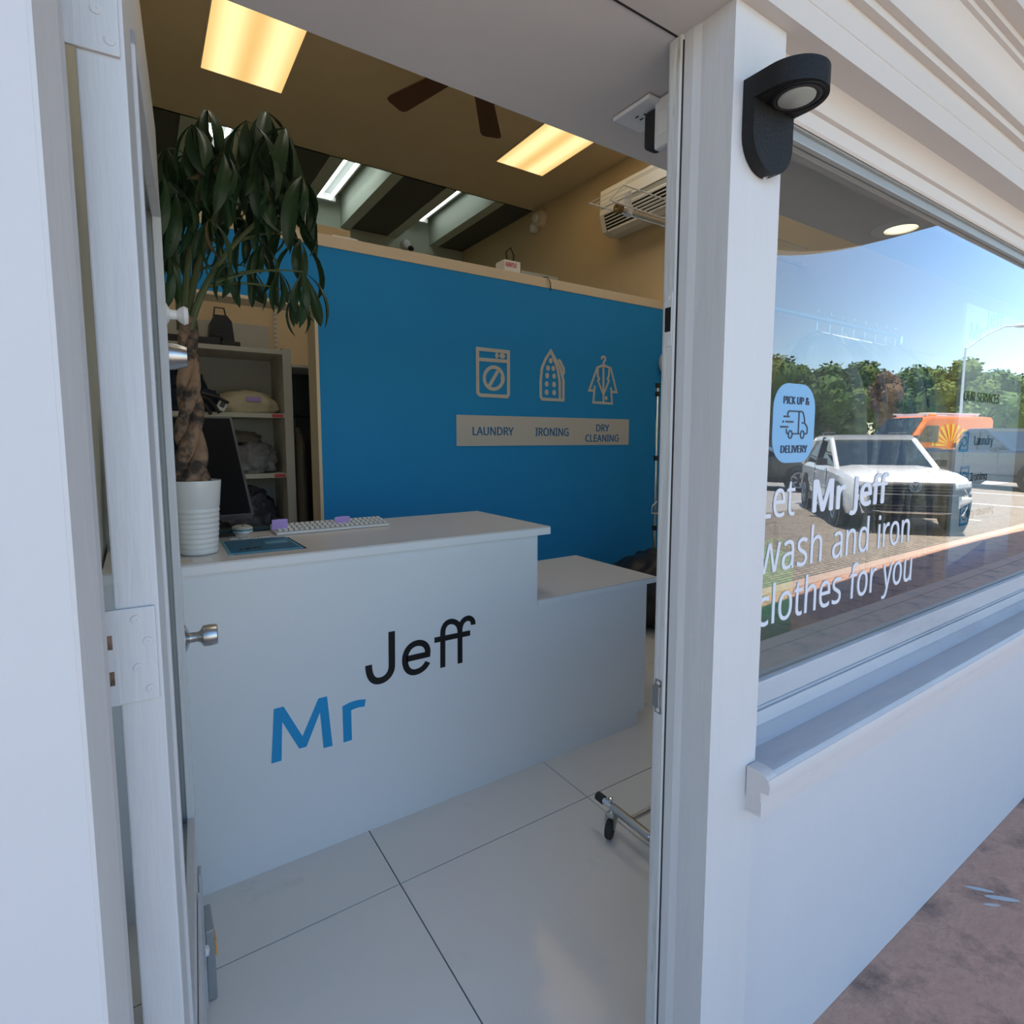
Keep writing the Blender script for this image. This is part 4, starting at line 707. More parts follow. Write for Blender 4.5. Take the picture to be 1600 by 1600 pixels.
wicon('washing_machine_icon', 'grey washing machine icon on the blue wall, leftmost of the three', [[(298, 220), (555, 240)], [(395, 445), (468, 318)]], [(459, 190, .016, .022), (505, 193, .026, .020), (508, 383, .018, .04)], wi,
      [[(297, 133), (555, 160), (556, 515), (545, 532), (320, 520), (300, 500)], ell(432, 378, 78, 92)])
wicon('iron_icon', 'grey clothes iron icon on the blue wall, middle of the three', [[(1008, 350), (1018, 325), (1014, 295), (1000, 270), (988, 240), (970, 225)], [(984, 552), (982, 400), (965, 300), (909, 152)], [(1000, 335), (1012, 400), (1014, 560)]],
      [(x, y, .018, .022) for x, y in ((908, 233), (886, 294), (929, 298), (879, 357), (936, 362), (875, 427), (936, 431), (874, 496), (936, 499))], wi*.9,
      [[(909, 152), (862, 225), (833, 300), (824, 400), (825, 535), (838, 553), (1012, 562), (1014, 400), (985, 290)]])
wicon('coat_icon', 'grey coat on a hanger icon on the blue wall, rightmost of the three', [[(1333, 222), (1335, 205), (1347, 198), (1361, 206), (1363, 225), (1350, 245), (1347, 270)], [(1347, 275), (1347, 575)], [(1275, 440), (1262, 580), (1418, 590), (1410, 455)],
      [(1347, 270), (1296, 290), (1228, 480), (1268, 482)], [(1347, 270), (1408, 296), (1456, 495), (1418, 492)], [(1300, 292), (1300, 360), (1312, 385), (1300, 400), (1345, 510)], [(1396, 292), (1392, 360), (1380, 385), (1392, 400), (1350, 510)]], [(1370, 545, .014, .018)], wi*.75)

# ------------------------------------------------------------------ back room seen through the opening
SHY, SHB = 4.30, 4.75
su = thing('shelving_unit', 'beige wall shelving unit behind the partition opening', 'shelving', (.5, 4.5, 0))
B().box(.885, .945, SHY, SHB, 0, 2.13, .002).make('side_panel', 'shelfm', su)
B().box(XL+.01, .885, SHB-.01, SHB, 0, 2.35).make('back_panel', 'shelfback', su)
up = B().box(.915, .94, SHB-.03, SHB-.012, 2.13, 2.6); up.make('slotted_upright', 'shelfm', su)
slt = B()
for i in range(9): slt.box(.921, .924, SHB-.0312, SHB-.030, 2.15+i*.035, 2.17+i*.035).box(.931, .934, SHB-.0312, SHB-.030, 2.15+i*.035, 2.17+i*.035)
slt.make('upright_slots', 'dark_gap', su)
SZ = [2.115, 1.665, 1.235, .80]
shelf_o = {z: B().box(XL+.01, .8845, SHY, SHB-.012, z-.032, z, .002).make('shelf', 'shelfm', su) for z in SZ}
for z, sname in ((1.665, 'MK'), (1.235, 'N2')):
    B().box(.80, .875, SHY-.0015, SHY-.0003, z-.028, z-.006).make('red_label', 'red', shelf_o[z])
struct(B().box(-8, 16, .50, .66, 3.98, 4.96).make('trim_10', 'canopy'), 'upper facade above the canopy ceiling', 'facade')
struct(B().box(XL, 1.55, 4.76, 4.86, 0, 3.2).make('wall_inner_back', 'beige'), 'beige wall above the shelving unit', 'wall')
# garment bay on the right of the shelving
gb = thing('garment_rail', 'dark rail of hanging brown garments right of the shelving', 'garment rail', (1.06, 4.5, 0))
B().tube([(.955, 4.5, 1.66), (1.5, 4.5, 1.66)], .014, 10).make('rail', 'carblack', gb)
B().tube([(1.075, 4.30, .05), (1.075, 4.30, 1.66)], .014, 10).make('post', 'carblack', gb)
B().box(.947, 1.52, 4.3, 4.74, 2.0, 2.02).make('shelf', 'shelfm', gb); B().box(.947, 1.52, 4.742, 4.758, 0, 2.0).make('dark_back', 'dark_panel', gb)
def garment(x, y, z1, z0, w, m, label, group, par=None, d=.05, seed=0, cover=False, name='garment', axis='Y', cat='garment'):
    t = thing(name, label, cat, (x, y, z1), group=group); rnd = random.Random(seed); ph = rnd.uniform(0, 6)
    def f(u, v):
        a = 2*PI*u; wd = w/2*(.35+.65*min(1, v*5)**.6)*(1+.12*math.sin(v*3+ph)); th = d/2*(.5+.5*min(1, v*4))*(1+.25*math.sin(a*5+ph+v*2))
        off = (th*math.cos(a), wd*math.sin(a)) if axis == 'Y' else (wd*math.cos(a), th*math.sin(a))
        return Vector((x+off[0], y+off[1], z1-.05-(z1-.05-z0)*v))
    b = B(); b.grid(f, 36, 14, True); b.make('cloth', m, t, True, ang=80)
    dx, dy = (0, w*.4) if axis == 'Y' else (w*.4, 0)
    B().tube([(x-dx, y-dy, z1-.09), (x, y, z1-.03), (x+dx, y+dy, z1-.09)], .004, 6).tube([(x, y, z1-.03), (x, y, z1+.005), (x+dy*.1+dx*.1, y, z1+.035), (x, y, z1+.05)], .0025, 6).make('hanger', 'chrome', t)
    if cover:
        def g(u, v):
            a = 2*PI*u; wd = w/2*1.12*(.3+.7*min(1, v*4)**.5)*(1+.08*math.sin(v*7+ph)); th = d/2*1.7*(1+.35*math.sin(a*7+ph+v*4))
            off = (th*math.cos(a), wd*math.sin(a)) if axis == 'Y' else (wd*math.cos(a), th*math.sin(a))
            return Vector((x+off[0], y+off[1], z1-.02-(z1-z0+.12)*v))
        b = B(); b.grid(g, 36, 20, True); b.make('plastic_cover', 'plastic', t, True, ang=80)
    return t
for i, (x, m) in enumerate(((1.00, 'brown'), (1.14, 'brown'), (1.20, 'cargrey'))):
    garment(x, 4.5, 1.62, .72, .40, m, ['wide brown garment hanging left of the dark post', 'folded brown garment hanging right of the dark post', 'dark garment hanging at the right end by the opening trim'][i], 'garments on the dark rail', d=.10, seed=i)
# things on the shelves
def lump(name, label, cat, cx, cy, z0, rx, ry, rz, m, seed=0, amp=.15, fr=9, flat=.25, part='body'):
    t = thing(name, label, cat, (cx, cy, z0)); b = B(); bmesh.ops.create_icosphere(b.b, subdivisions=4, radius=1)
    for v in b.b.verts:
        n_ = v.co.normalized(); k_ = 1+amp*noise.noise(n_*fr*.35+Vector((seed*7.1, 0, 0)))+amp*.45*noise.noise(n_*fr+Vector((seed*3.3, 1, 0)))
        z = max(n_.z, -.45)*rz*k_ + rz*.45; v.co = Vector((cx+n_.x*rx*k_, cy+n_.y*ry*k_, z0+.002+max(0, z)))
    b.make(part, m, t, True, ang=80); return t
ps = lump('bagged_bedding', 'cream bedding in a clear bag on the middle shelf', 'bag', .66, SHY+.19, 1.665, .215, .17, .115, 'bagcloth', 2, .12)
B().box(.64, .73, SHY-.004, SHY+.02, 1.745, 1.775).make('purple_label', 'purple', ps)
lump('navy_clothes', 'pile of navy clothes left of the bagged bedding', 'clothes', .30, SHY+.16, 1.665, .21, .15, .125, 'navy', 5, .3)
lump('navy_jacket', 'dark navy jacket heaped high behind the trunk of the plant', 'jacket', .16, SHY+.22, 1.665, .10, .16, .26, 'navy', 8, .3)
lump('teal_jacket', 'dark teal jacket folded behind the tree trunk on the shelf', 'jacket', .34, SHY+.30, 1.665, .09, .10, .22, 'tealcloth', 9, .2)
tp = thing('belt_straps', 'tangle of black straps hanging over the shelf edge', 'straps', (.38, SHY, 1.665))
for i, pts in enumerate(([(.33, 0, .10), (.40, -.02, .07), (.44, -.03, .02), (.46, -.035, -.02)], [(.33, 0, .06), (.38, -.02, .03), (.41, -.03, -.03)], [(.36, -.01, .11), (.45, -.01, .09), (.52, -.02, .05)])):
    B().tube([(a, SHY-.02+b, 1.665+c+.01) for a, b, c in pts], .012, 6).make('strap', 'carblack', tp, True)
tg = thing('tape_dispenser', 'white and black buckle clip beside the bagged bedding', 'buckle', (.49, SHY, 1.665)); B().box(.455, .515, SHY-.02, SHY+.01, 1.672, 1.755, .012, Matrix.Rotation(.5, 3, 'Y')).make('body', 'white', tg); B().box(.47, .50, SHY-.026, SHY-.018, 1.695, 1.735, .004, Matrix.Rotation(.5, 3, 'Y')).make('window', 'carblack', tg)
lump('bagged_clothes', 'grey clothes in a clear bag on the lower shelf beside the monitor', 'bag', (.68), SHY+.19, 1.235, .165, .15, .17, 'greybag', 11, .3, 12)
lump('folded_cap', 'dark folded cloth lying on top of the bagged grey clothes', 'cloth', .62, SHY+.2, 1.235+.215, .13, .10, .06, 'brown', 13, .3)
lump('dark_bag', 'large dark plastic bag of clothes on the bottom shelf', 'bag', .65, SHY+.19, .80, .19, .15, .22, 'darkbag', 15, .3, 12)
bx = thing('equipment_case', 'flat black equipment case lying on the top shelf', 'case', (.35, SHY+.1, 2.115)); B().box(.12, .50, SHY+.02, SHY+.20, 2.117, 2.165, .01).box(.50, .62, SHY+.03, SHY+.18, 2.117, 2.15, .006).make('body', 'carblack', bx)
B().box(.46, .52, SHY+.08, SHY+.2, 2.165, 2.20, .01).make('latch_block', 'rubber', bx)
b9 = thing('black_bag', 'upright black bag on the top shelf behind the leaves', 'bag', (.53, SHY+.3, 2.115)); B().prism([(.44, 2.117), (.62, 2.117), (.60, 2.32), (.57, 2.36), (.49, 2.36), (.46, 2.30)], SHY+.24, SHY+.36, 'Y').make('body', 'carblack', b9)
B().tube([(.49, SHY+.3, 2.355), (.50, SHY+.3, 2.42), (.56, SHY+.3, 2.42), (.57, SHY+.3, 2.355)], .006, 6).make('handle', 'carblack', b9)
rd = thing('hanging_rod', 'thin chrome rod under the opening header', 'rod', (.5, 4.2, 2.42)); B().tube([(XL+.01, 4.2, 2.40), (1.52, 4.2, 2.40)], .012, 10).make('bar', 'chrome', rd)

# things on top of the partition
tz = PZ+.073
def topx(x): return at(x, 430, Y=YP+.10).x
q = thing('notice_box', 'small white box with red lettering on top of the partition', 'box', (topx(790), YP+.1, tz)); x = topx(792)
B().box(x-.075, x+.07, YP+.02, YP+.14, tz+.001, tz+.085, .002).make('carton', 'white', q); text('lettering', 'GENTLE', 'red', q, x-.065, x+.035, tz+.038, .032, YP+.019, .03)
B().tube([(x-.01, YP+.08, tz+.085), (x-.02, YP+.08, tz+.16), (x+.02, YP+.08, tz+.20), (x+.05, YP+.08, tz+.15), (x+.045, YP+.08, tz+.085)], .007, 8).make('cable_loop', 'carblack', q, True)
q = thing('flat_panel_box', 'flat grey panel lying on the partition near the right wall', 'panel', (topx(845), YP+.1, tz)); B().box(topx(805), topx(862), YP+.02, YP+.15, tz+.001, tz+.03, .003).make('slab', 'aluminium', q)
q = thing('black_cable', 'thin black cable drooping over the partition edge', 'cable', (topx(845), YP, tz)); x = topx(842)
B().tube([(x-.05, YP+.05, tz+.006), (x, YP-.012, tz+.006), (x+.03, YP-.012, tz-.03), (x+.035, YP-.012, tz-.09)], .0035, 6).make('wire', 'carblack', q, True)
q = thing('paper_sheet', 'white sheet lying on the partition top beside the leaves', 'paper', (at(535, 375, Y=YP).x, YP+.06, tz)); x = at(535, 375, Y=YP).x; B().box(x-.06, x+.10, YP+.01, YP+.14, tz+.001, tz+.012, .002).make('sheet', 'white', q)
p = at(636, 383, Y=7.42); q = thing('security_camera', 'small white round security camera on the far back wall', 'camera', p)
B().lathe([(.07, 0), (.07, .03), (.05, .06), (0, .07)], (p.x, YB-.001, p.z+.02), 24, (0, -1, 0)).make('base', 'white', q, True); B().lathe([(.03, 0), (.035, .03), (.02, .07), (0, .075)], (p.x+.04, YB-.06, p.z-.03), 16, (.3, -1, -.5)).make('lens', 'carblack', q, True)
p = at(846, 343, X=XR-.01); q = thing('smoke_detector', 'white round detector on the right wall near the ceiling', 'detector', p)
B().lathe([(.10, 0), (.10, .03), (.085, .06), (.05, .075), (0, .078)], (XR-.001, p.y, p.z), 28, (-1, 0, 0)).make('base', 'trimbeige', q, True); B().lathe([(.05, 0), (.045, .03), (0, .035)], (XR-.072, p.y+.02, p.z+.01), 20, (-1, 0, 0)).make('cap', 'white', q, True)
B().lathe([(.06, 0), (.06, .05), (.03, .07), (0, .07)], (XR-.001, p.y+.12, p.z-.06), 20, (-1, 0, 0)).make('side_dome', 'white', q, True)

# ceiling fan
FZ = 3.9
hub = at(745, 95, Z=FZ); fan = thing('ceiling_fan', 'brown ceiling fan with two blades showing below the lintel', 'fan', (hub.x, hub.y, HC))
t1 = at(616, 165, Z=FZ); t2 = at(768, 214, Z=FZ)
B().lathe([(.06, 0), (.06, -.03), (.015, -.05), (.015, -.16), (.10, -.19), (.13, -.23), (.13, -.30), (.08, -.35), (0, -.36)], (hub.x, hub.y, HC), 32).make('motor', 'brass', fan, True)
a1 = math.atan2(t1.y-hub.y, t1.x-hub.x); a2 = math.atan2(t2.y-hub.y, t2.x-hub.x); LB = max((t1-hub).length, (t2-hub).length)
step = 2*PI/5; dd = (a1-a2) % (2*PI)
for i, (a, L) in enumerate([(a1, (t1-hub).length), (a2, (t2-hub).length), (a1+2*PI/5, .85), (a2-2*PI/5, .85), (a2-4*PI/5, .85)]):
    b = B(); pts = [(.20, -.045), (.28, -.062), (L-.05, -.085), (L-.01, -.075), (L, -.05), (L, .05), (L-.01, .075), (L-.05, .085), (.28, .062), (.20, .045)]
    b.prism(pts, -.004, .004, 'Z'); bmesh.ops.rotate(b.b, verts=b.b.verts, cent=(0, 0, 0), matrix=Matrix.Rotation(math.radians(10), 3, 'X'))
    bmesh.ops.rotate(b.b, verts=b.b.verts, cent=(0, 0, 0), matrix=Matrix.Rotation(a, 3, 'Z')); bmesh.ops.translate(b.b, verts=b.b.verts, vec=(hub.x, hub.y, FZ)); b.make('blade', 'woodfan', fan)
    B().tube([(hub.x+.11*math.cos(a), hub.y+.11*math.sin(a), FZ+.01), (hub.x+.26*math.cos(a), hub.y+.26*math.sin(a), FZ+.008)], .012, 6).make('blade_iron', 'brass', fan)

# air conditioner on the right wall
ac = thing('air_conditioner', 'white wall air conditioner high on the beige right wall', 'air conditioner', (XR, 3.8, 3.65)); ay0, ay1 = 3.32, 4.25
B().prism([(XR-.002, 3.87), (XR-.20, 3.875), (XR-.235, 3.85), (XR-.245, 3.64), (XR-.20, 3.49), (XR-.13, 3.46), (XR-.002, 3.47)], ay0, ay1, 'Y').make('casing', 'white', ac)
B().prism([(XR-.19, 3.878), (XR-.238, 3.853), (XR-.249, 3.70), (XR-.252, 3.70), (XR-.245, 3.86), (XR-.19, 3.884)], ay0+.01, ay1-.01, 'Y').make('front_cover', 'edge_lam', ac)
gr = B()
B().prism([(XR-.246, 3.63), (XR-.247, 3.635), (XR-.204, 3.488), (XR-.14, 3.46), (XR-.14, 3.462), (XR-.20, 3.492)], ay0+.04, ay1-.06, 'Y').make('outlet_slot', 'dark_gap', ac)
for i in range(6):
    t = i/5; xa, za = XR-.249+.046*t, 3.625-.135*t; B().box(xa-.006, xa+.004, ay0+.05, ay1-.07, za-.004, za+.004, .001).make('louvre', 'white', ac)
B().box(XR-.215, XR-.15, ay0+.06, ay1-.08, 3.462, 3.470, .002, Matrix.Rotation(.35, 3, 'Y')).make('flap', 'white', ac)
for i in range(11): B().box(XR-.2475, XR-.2455, ay0+.05, ay1-.35, 3.66+i*.016, 3.665+i*.016).make('grille_slat', 'aluminium', ac)

# wire shelf with rod, hanging plastic-covered garments (seen through door and window)
RY, RZ = 2.30, 2.745
ws = thing('wire_shelf', 'white wire shelf with a chrome hanging rod near the air conditioner', 'wire shelf', (3.2, RY, RZ)); x0 = 2.28
wb = B()
for i in range(2): wb.tube([(x0-.03, RY-.0+i*.28, RZ+.10), (4.08, RY+i*.28, RZ+.10)], .004, 6)
for i in range(46): wb.tube([(x0-.03+i*.04, RY, RZ+.10), (x0-.03+i*.04, RY+.28, RZ+.10)], .002, 5)
wb.tube([(x0-.13, RY, RZ+.0), (4.08, RY, RZ-.03)], .004, 6).tube([(x0-.03, RY, RZ+.10), (x0-.13, RY, RZ+.0)], .004, 6); wb.make('wire_grid', 'white', ws)
B().tube([(x0, RY+.05, RZ), (4.08, RY+.05, RZ)], .016, 14).make('rod', 'chrome', ws, True)
B().lathe([(.028, 0), (.028, .03), (.015, .032), (0, .02)], (x0, RY+.05, RZ), 20, (-1, 0, 0)).make('rod_end', 'brass', ws, True)
B().prism([(x0+.04, RZ-.02), (x0+.07, RZ-.025), (x0+.075, RZ+.02), (x0+.06, RZ+.04), (x0+.057, RZ+.10), (x0+.045, RZ+.10), (x0+.043, RZ+.03)], RY+.03, RY+.07, 'Y').make('bracket', 'white', ws)
# rolling rack by the door
gm = ['greybag', 'navy', 'brown', 'navy', 'tealcloth', 'greybag', 'brown', 'navy']
pos = ['first', 'second', 'third', 'fourth', 'fifth', 'sixth', 'seventh', 'last']
for i in range(8):
    garment(2.22+i*.095, 1.20, 1.93, .78+.08*(i % 3), .40, gm[i], pos[i]+' plastic-covered garment counted from the door end of the rolling rack behind the window', 'garments under clear plastic', d=.045, seed=20+i, cover=True)
rk = thing('rolling_rack', 'chrome rolling garment rack with black casters, half hidden by the post', 'garment rack', (1.41, 1.3, 0))
B().tube([(1.41, 1.50, .105), (1.405, .95, .105)], .0125, 14).make('foot_tube', 'chrome', rk, True)
B().tube([(1.41, 1.522, .105), (1.41, 1.488, .105)], .0165, 14).make('end_cap', 'rubber', rk, True)
B().tube([(1.409, 1.44, .105), (1.407, 1.25, .105)], .0155, 14).make('sleeve', 'steel', rk, True)
B().tube([(1.42, 1.352, .105), (2.94, 1.352, .105)], .011, 12).make('cross_tube', 'chrome', rk, True)
B().lathe([(.006, 0), (.006, .008), (.009, .010), (.009, .018), (0, .02)], (1.41, 1.452, .118), 10).make('bolt', 'chrome', rk, True)
cp = (1.385, 1.425)
def caster(cx, cy, ang, n=0):
    R_ = Matrix.Rotation(ang, 3, 'Z'); ctr = Vector((cx, cy, .037))
    def V(x, y, z): return ctr + R_ @ Vector((x, y, z))
    ax = R_ @ Vector((0, 1, 0))
    o = B().lathe([(0, -.011), (.016, -.011), (.022, -.012), (.033, -.011), (.0365, -.006), (.0365, .006), (.033, .011), (.022, .012), (.016, .011), (0, .011)], V(0, 0, 0), 28, ax).make('caster_wheel', 'rubber', rk, True)
    f = B()
    for s in (-1, 1): f.tube([V(0, s*.014, 0), V(.006, s*.014, .02), V(.016, s*.012, .042)], [.006, .009, .012], 8)
    f.make('caster_fork', 'steel', rk, True)
    B().lathe([(.020, -.002), (.021, .006), (.017, .012), (.010, .016), (.007, .026), (0, .026)], V(.016, 0, .042), 20).make('swivel_plate', 'steel', rk, True)
caster(1.385, 1.427, math.radians(28)); caster(1.40, 1.00, math.radians(60))
B().tube([(1.42, 1.20, .11), (1.42, 1.20, 1.95)], .0125, 12).make('upright', 'chrome', rk, True); B().tube([(2.94, 1.20, .11), (2.94, 1.20, 1.95)], .0125, 12).make('upright', 'chrome', rk, True); B().tube([(2.36, 1.34, .11), (2.36, 1.34, 1.15)], .010, 12).make('upright', 'chrome', rk, True)
B().tube([(1.42, 1.20, 1.95), (2.94, 1.20, 1.95)], .009, 12).make('top_rail', 'aluminium', rk, True); B().tube([(2.94, 1.50, .105), (2.94, 1.05, .105)], .0125, 12).make('foot_tube', 'chrome', rk, True)
# pole stand, bin, kettle-like lamp on the right
q = thing('pole_stand', 'thin chrome pole standing in the corner by the blue wall', 'pole', (3.66, 3.3, 0)); B().tube([(3.665, 3.3, .02), (3.665, 3.3, 1.93)], .014, 12).make('pole', 'chrome', q, True)
jn = B()
for z in (1.93, 1.86, 1.32, .72, .48): jn.tube([(3.665, 3.3, z-.02), (3.665, 3.3, z+.02)], .021, 12)
jn.make('collar', 'carblack', q, True); B().lathe([(.14, .002), (.14, .015), (.03, .03), (.014, .05)], (3.665, 3.3, 0), 24).make('base', 'carblack', q, True)
B().tube([(3.665, 3.28, .95), (3.58, 3.25, .92), (3.57, 3.25, .86), (3.68, 3.25, .85)], .006, 8).make('cord_hook', 'white', q, True)
p = at(1050, 566, Y=3.50); q = thing('wall_speaker', 'round pale speaker at the right edge of the blue wall', 'speaker', p); B().lathe([(.10, 0), (.12, .03), (.11, .08), (.06, .12), (0, .13)], (p.x+.03, YP-.001, p.z), 28, (0, -1, 0)).make('shell', 'signgrey', q, True)
bn = thing('black_bin_bag', 'black bin bag behind the low end of the counter', 'bag', (3.35, 3.0, 0))
b = B(); bmesh.ops.create_icosphere(b.b, subdivisions=4, radius=1)
for v in b.b.verts: n_ = v.co.normalized(); k_ = 1+.18*noise.noise(n_*3)+.08*noise.noise(n_*9); v.co = Vector((3.38+n_.x*.36*k_, 3.05+n_.y*.33*k_, .002+max(0, .28+n_.z*.30*k_)))
b.make('body', 'darkbag' if False else 'carblack', bn, True, ang=80)
# green cloth bag and banner behind the glass
g = thing('green_bag', 'green cloth bag hanging just behind the bottom left of the window', 'bag', (1.40, .95, .9)); gx = at(1215, 980, Y=.95).x
def gfn(u, v): a = 2*PI*u; return Vector((gx+(.13+.03*v)*math.cos(a)*(1+.06*math.sin(3*a+v*5)), 1.0+.05*math.sin(a)*(1+.3*math.sin(4*a)), 1.14-.62*v+.02*math.sin(a*2)))
b = B(); b.grid(gfn, 36, 14, True); b.make('cloth', 'greencloth', g, True, ang=80)
B().tube([(gx-.05, .99, 1.12), (gx-.04, .99, 1.22), (gx+.03, .99, 1.22), (gx+.04, .99, 1.12)], .008, 6).make('strap', 'carblack', g, True)
bnY = .97; bx0 = at(1500, 620, Y=bnY).x; bx1 = at(1579, 800, Y=bnY).x
bn = thing('services_banner', 'white services banner with blue foot standing behind the window', 'banner', ((bx0+bx1)/2, bnY, 0))
B().box(bx0, bx1, bnY, bnY+.012, .12, 2.06).make('panel', 'poster', bn)
zt = at(1500, 872, Y=bnY).z; B().prism([(bx0, .12), (bx0, zt-.02), (bx0+.15, zt), ((bx0+bx1)/2+.04, zt+.05), ((bx0+bx1)/2+.06, zt+.04), ((bx0+bx1)/2+.06, .12)], bnY-.0006, bnY-.0001, 'Y').make('blue_foot', 'posterblue', bn)
B().box(bx0-.02, bx1+.02, bnY-.05, bnY+.10, .001, .12, .01).make('base', 'aluminium', bn)
def bz(x, y): return at(x, y, Y=bnY).z
def bxx(x, y): return at(x, y, Y=bnY).x
text('lettering', 'Mr', 'posterblue', bn, bxx(1516, 505), bxx(1537, 505), bz(1526, 532), bz(1526, 506)-bz(1526, 532), bnY-.001, .0)
text('lettering', 'Jeff', 'posterblue', bn, bxx(1541, 490), bxx(1569, 490), bz(1555, 512), bz(1555, 484)-bz(1555, 512), bnY-.001, .0)
text('lettering', 'OUR SERVICES', 'posterink', bn, bxx(1505, 620), bxx(1561, 620), bz(1530, 628), bz(1530, 613)-bz(1530, 628), bnY-.001, .014)
text('lettering', 'Laundry', 'posterink', bn, bxx(1522, 690), bxx(1551, 690), bz(1535, 695), bz(1535, 681)-bz(1535, 695), bnY-.001, .014)
text('lettering', 'Ironing', 'posterink', bn, bxx(1516, 745), bxx(1541, 745), bz(1528, 750), bz(1528, 738)-bz(1528, 750), bnY-.001, .014)
text('lettering', 'Dry cleaning', 'posterink', bn, bxx(1510, 800), bxx(1551, 800), bz(1528, 804), bz(1528, 793)-bz(1528, 804), bnY-.001, .014)
icb = B()
for yy in (690, 745, 805):
    xa, xb, za, zb = bxx(1500, yy), bxx(1512, yy), bz(1505, yy+14), bz(1505, yy-14)
    icb.ribbon([(xa, za), (xb, za), (xb, zb), (xa, zb)], .012, y=bnY-.001, closed=True).ribbon(ell((xa+xb)/2, (za+zb)/2, (xb-xa)*.3, (zb-za)*.25, 14), .008, y=bnY-.001, closed=True)
icb.make('service_icons', 'posterblue', bn)

# ------------------------------------------------------------------ outside: pavement, street, canopy
CURB = -1.78
sw_ = struct(B().box(-12, 26, CURB, .66, -.30, -.02).make('floor_outside', 'kerb'), 'stained reddish sidewalk in front of the shop', 'sidewalk')
sm = {}
for i in range(-4, 12):
    for (y0, y1) in ((CURB+.16, -.80), (-.80, .655)):
        key = (y0, y1)
        if key in sm: o = bpy.data.objects.new('paving_slab', sm[key]); C.objects.link(o); o.parent = sw_
        else: o = B().box(.004, 1.846, y0+.004, y1-.004, -.03, 0, .003).make('paving_slab', 'sidewalk', sw_); sm[key] = o.data
        o.location = (-.55+i*1.85, 0, 0)
sp_ = B()
for (sx_, sy_, L_, w_, a_) in ((2.235, .575, .04, .007, .9), (2.25, .52, .05, .009, .8), (2.19, .53, .025, .005, .7)):
    sp_.prism([(sx_+L_*math.cos(a)*math.cos(a_)-w_*math.sin(a)*math.sin(a_), sy_-L_*math.cos(a)*math.sin(a_)-w_*math.sin(a)*math.cos(a_)) for a in np.linspace(0, 2*PI, 17)[:-1]], .0003, .0009, 'Z')
sp_.make('paint_smear', 'signgrey', sw_)
km = None
for i in range(-4, 12):
    if km: o = bpy.data.objects.new('kerb_stone', km); C.objects.link(o); o.parent = sw_
    else: o = B().box(.004, 1.846, CURB, CURB+.156, -.2, .0, .012).make('kerb_stone', 'kerb', sw_); km = o.data
    o.location = (-.55+i*1.85, 0, 0)
struct(B().box(-40, 60, -5.3, CURB-.002, -.3, -.04).make('floor_street', 'pavers'), 'street of small tan paving bricks', 'street')
struct(B().box(-60, 160, -34, -5.3, -.3, -.045).make('floor_lot', 'concrete'), 'pale concrete parking lot', 'parking lot')
struct(B().box(-120, 260, -140, -34, -.3, -.05).make('floor_grass', 'grass'), 'grass beyond the parking lot', 'grass')
for i in range(5):
    o = B().box(13+i*3.4, 13.12+i*3.4, -6.6, -2.4, -.0398, -.036).make('road_line', 'linepaint'); tag(o, 'white parking line on the street reflected in the window', 'road line', 'white parking lines')
# canopy with scalloped arches, roof and columns
CYA = -.80
cn = struct(B().box(-8, 16, CYA, .62, 3.98, 4.08).make('ceiling_canopy', 'canopy_under'), 'dark timber canopy ceiling over the sidewalk', 'canopy')
def arch_board(x0, x1, spring, rise):
    pts = [(x0+(x1-x0)*t, 3.75 + 1.3*math.sin(PI*t)**1.5) for t in np.linspace(.98, .02, 48)] + [(x0, 3.75), (x0, spring)] + [(x0+(x1-x0)*t, spring + rise*math.sin(PI*t)**1.5) for t in np.linspace(.02, .98, 48)] + [(x1, spring), (x1, 3.75)]
    return B().prism(pts, CYA, CYA-.10, 'Y')
for (x0, x1) in ((-7.6, 3.4), (3.4, 14.4)): arch_board(x0, x1, 2.70, 1.2).make('arch_board', 'canopy', cn)
cols = [-7.6, 3.4, 14.4]
for i, x in enumerate(cols[::2]):
    c_ = B(); c_.lathe([(.13, 0), (.13, .12), (.10, .16), (.085, .2), (.075, 2.5), (.10, 2.56), (.13, 2.62), (.13, 2.70)], (x, CYA-.05, 0), 24, closed=True); o = c_.make('column', 'canopy'); struct(o, 'round white canopy column, ' + ['left of the shop', 'far right of the shop'][i], 'column')
struct(B().box(-8, 16, .50, YB+.3, 4.95, 5.1).make('roof', 'canopy'), 'flat roof over shop and canopy', 'roof')  # out-of-view slab, put in to keep the sun out of the shop
struct(B().box(-6.5, XL-.15, .80, YB+.3, 0, 4.95).make('wall_neighbour', 'facade'), 'solid neighbouring building on the left', 'wall')
struct(B().box(XR+.15, XE, .80, YB+.3, 0, 4.95).make('wall_neighbour_right', 'facade'), 'solid neighbouring building on the right', 'wall')

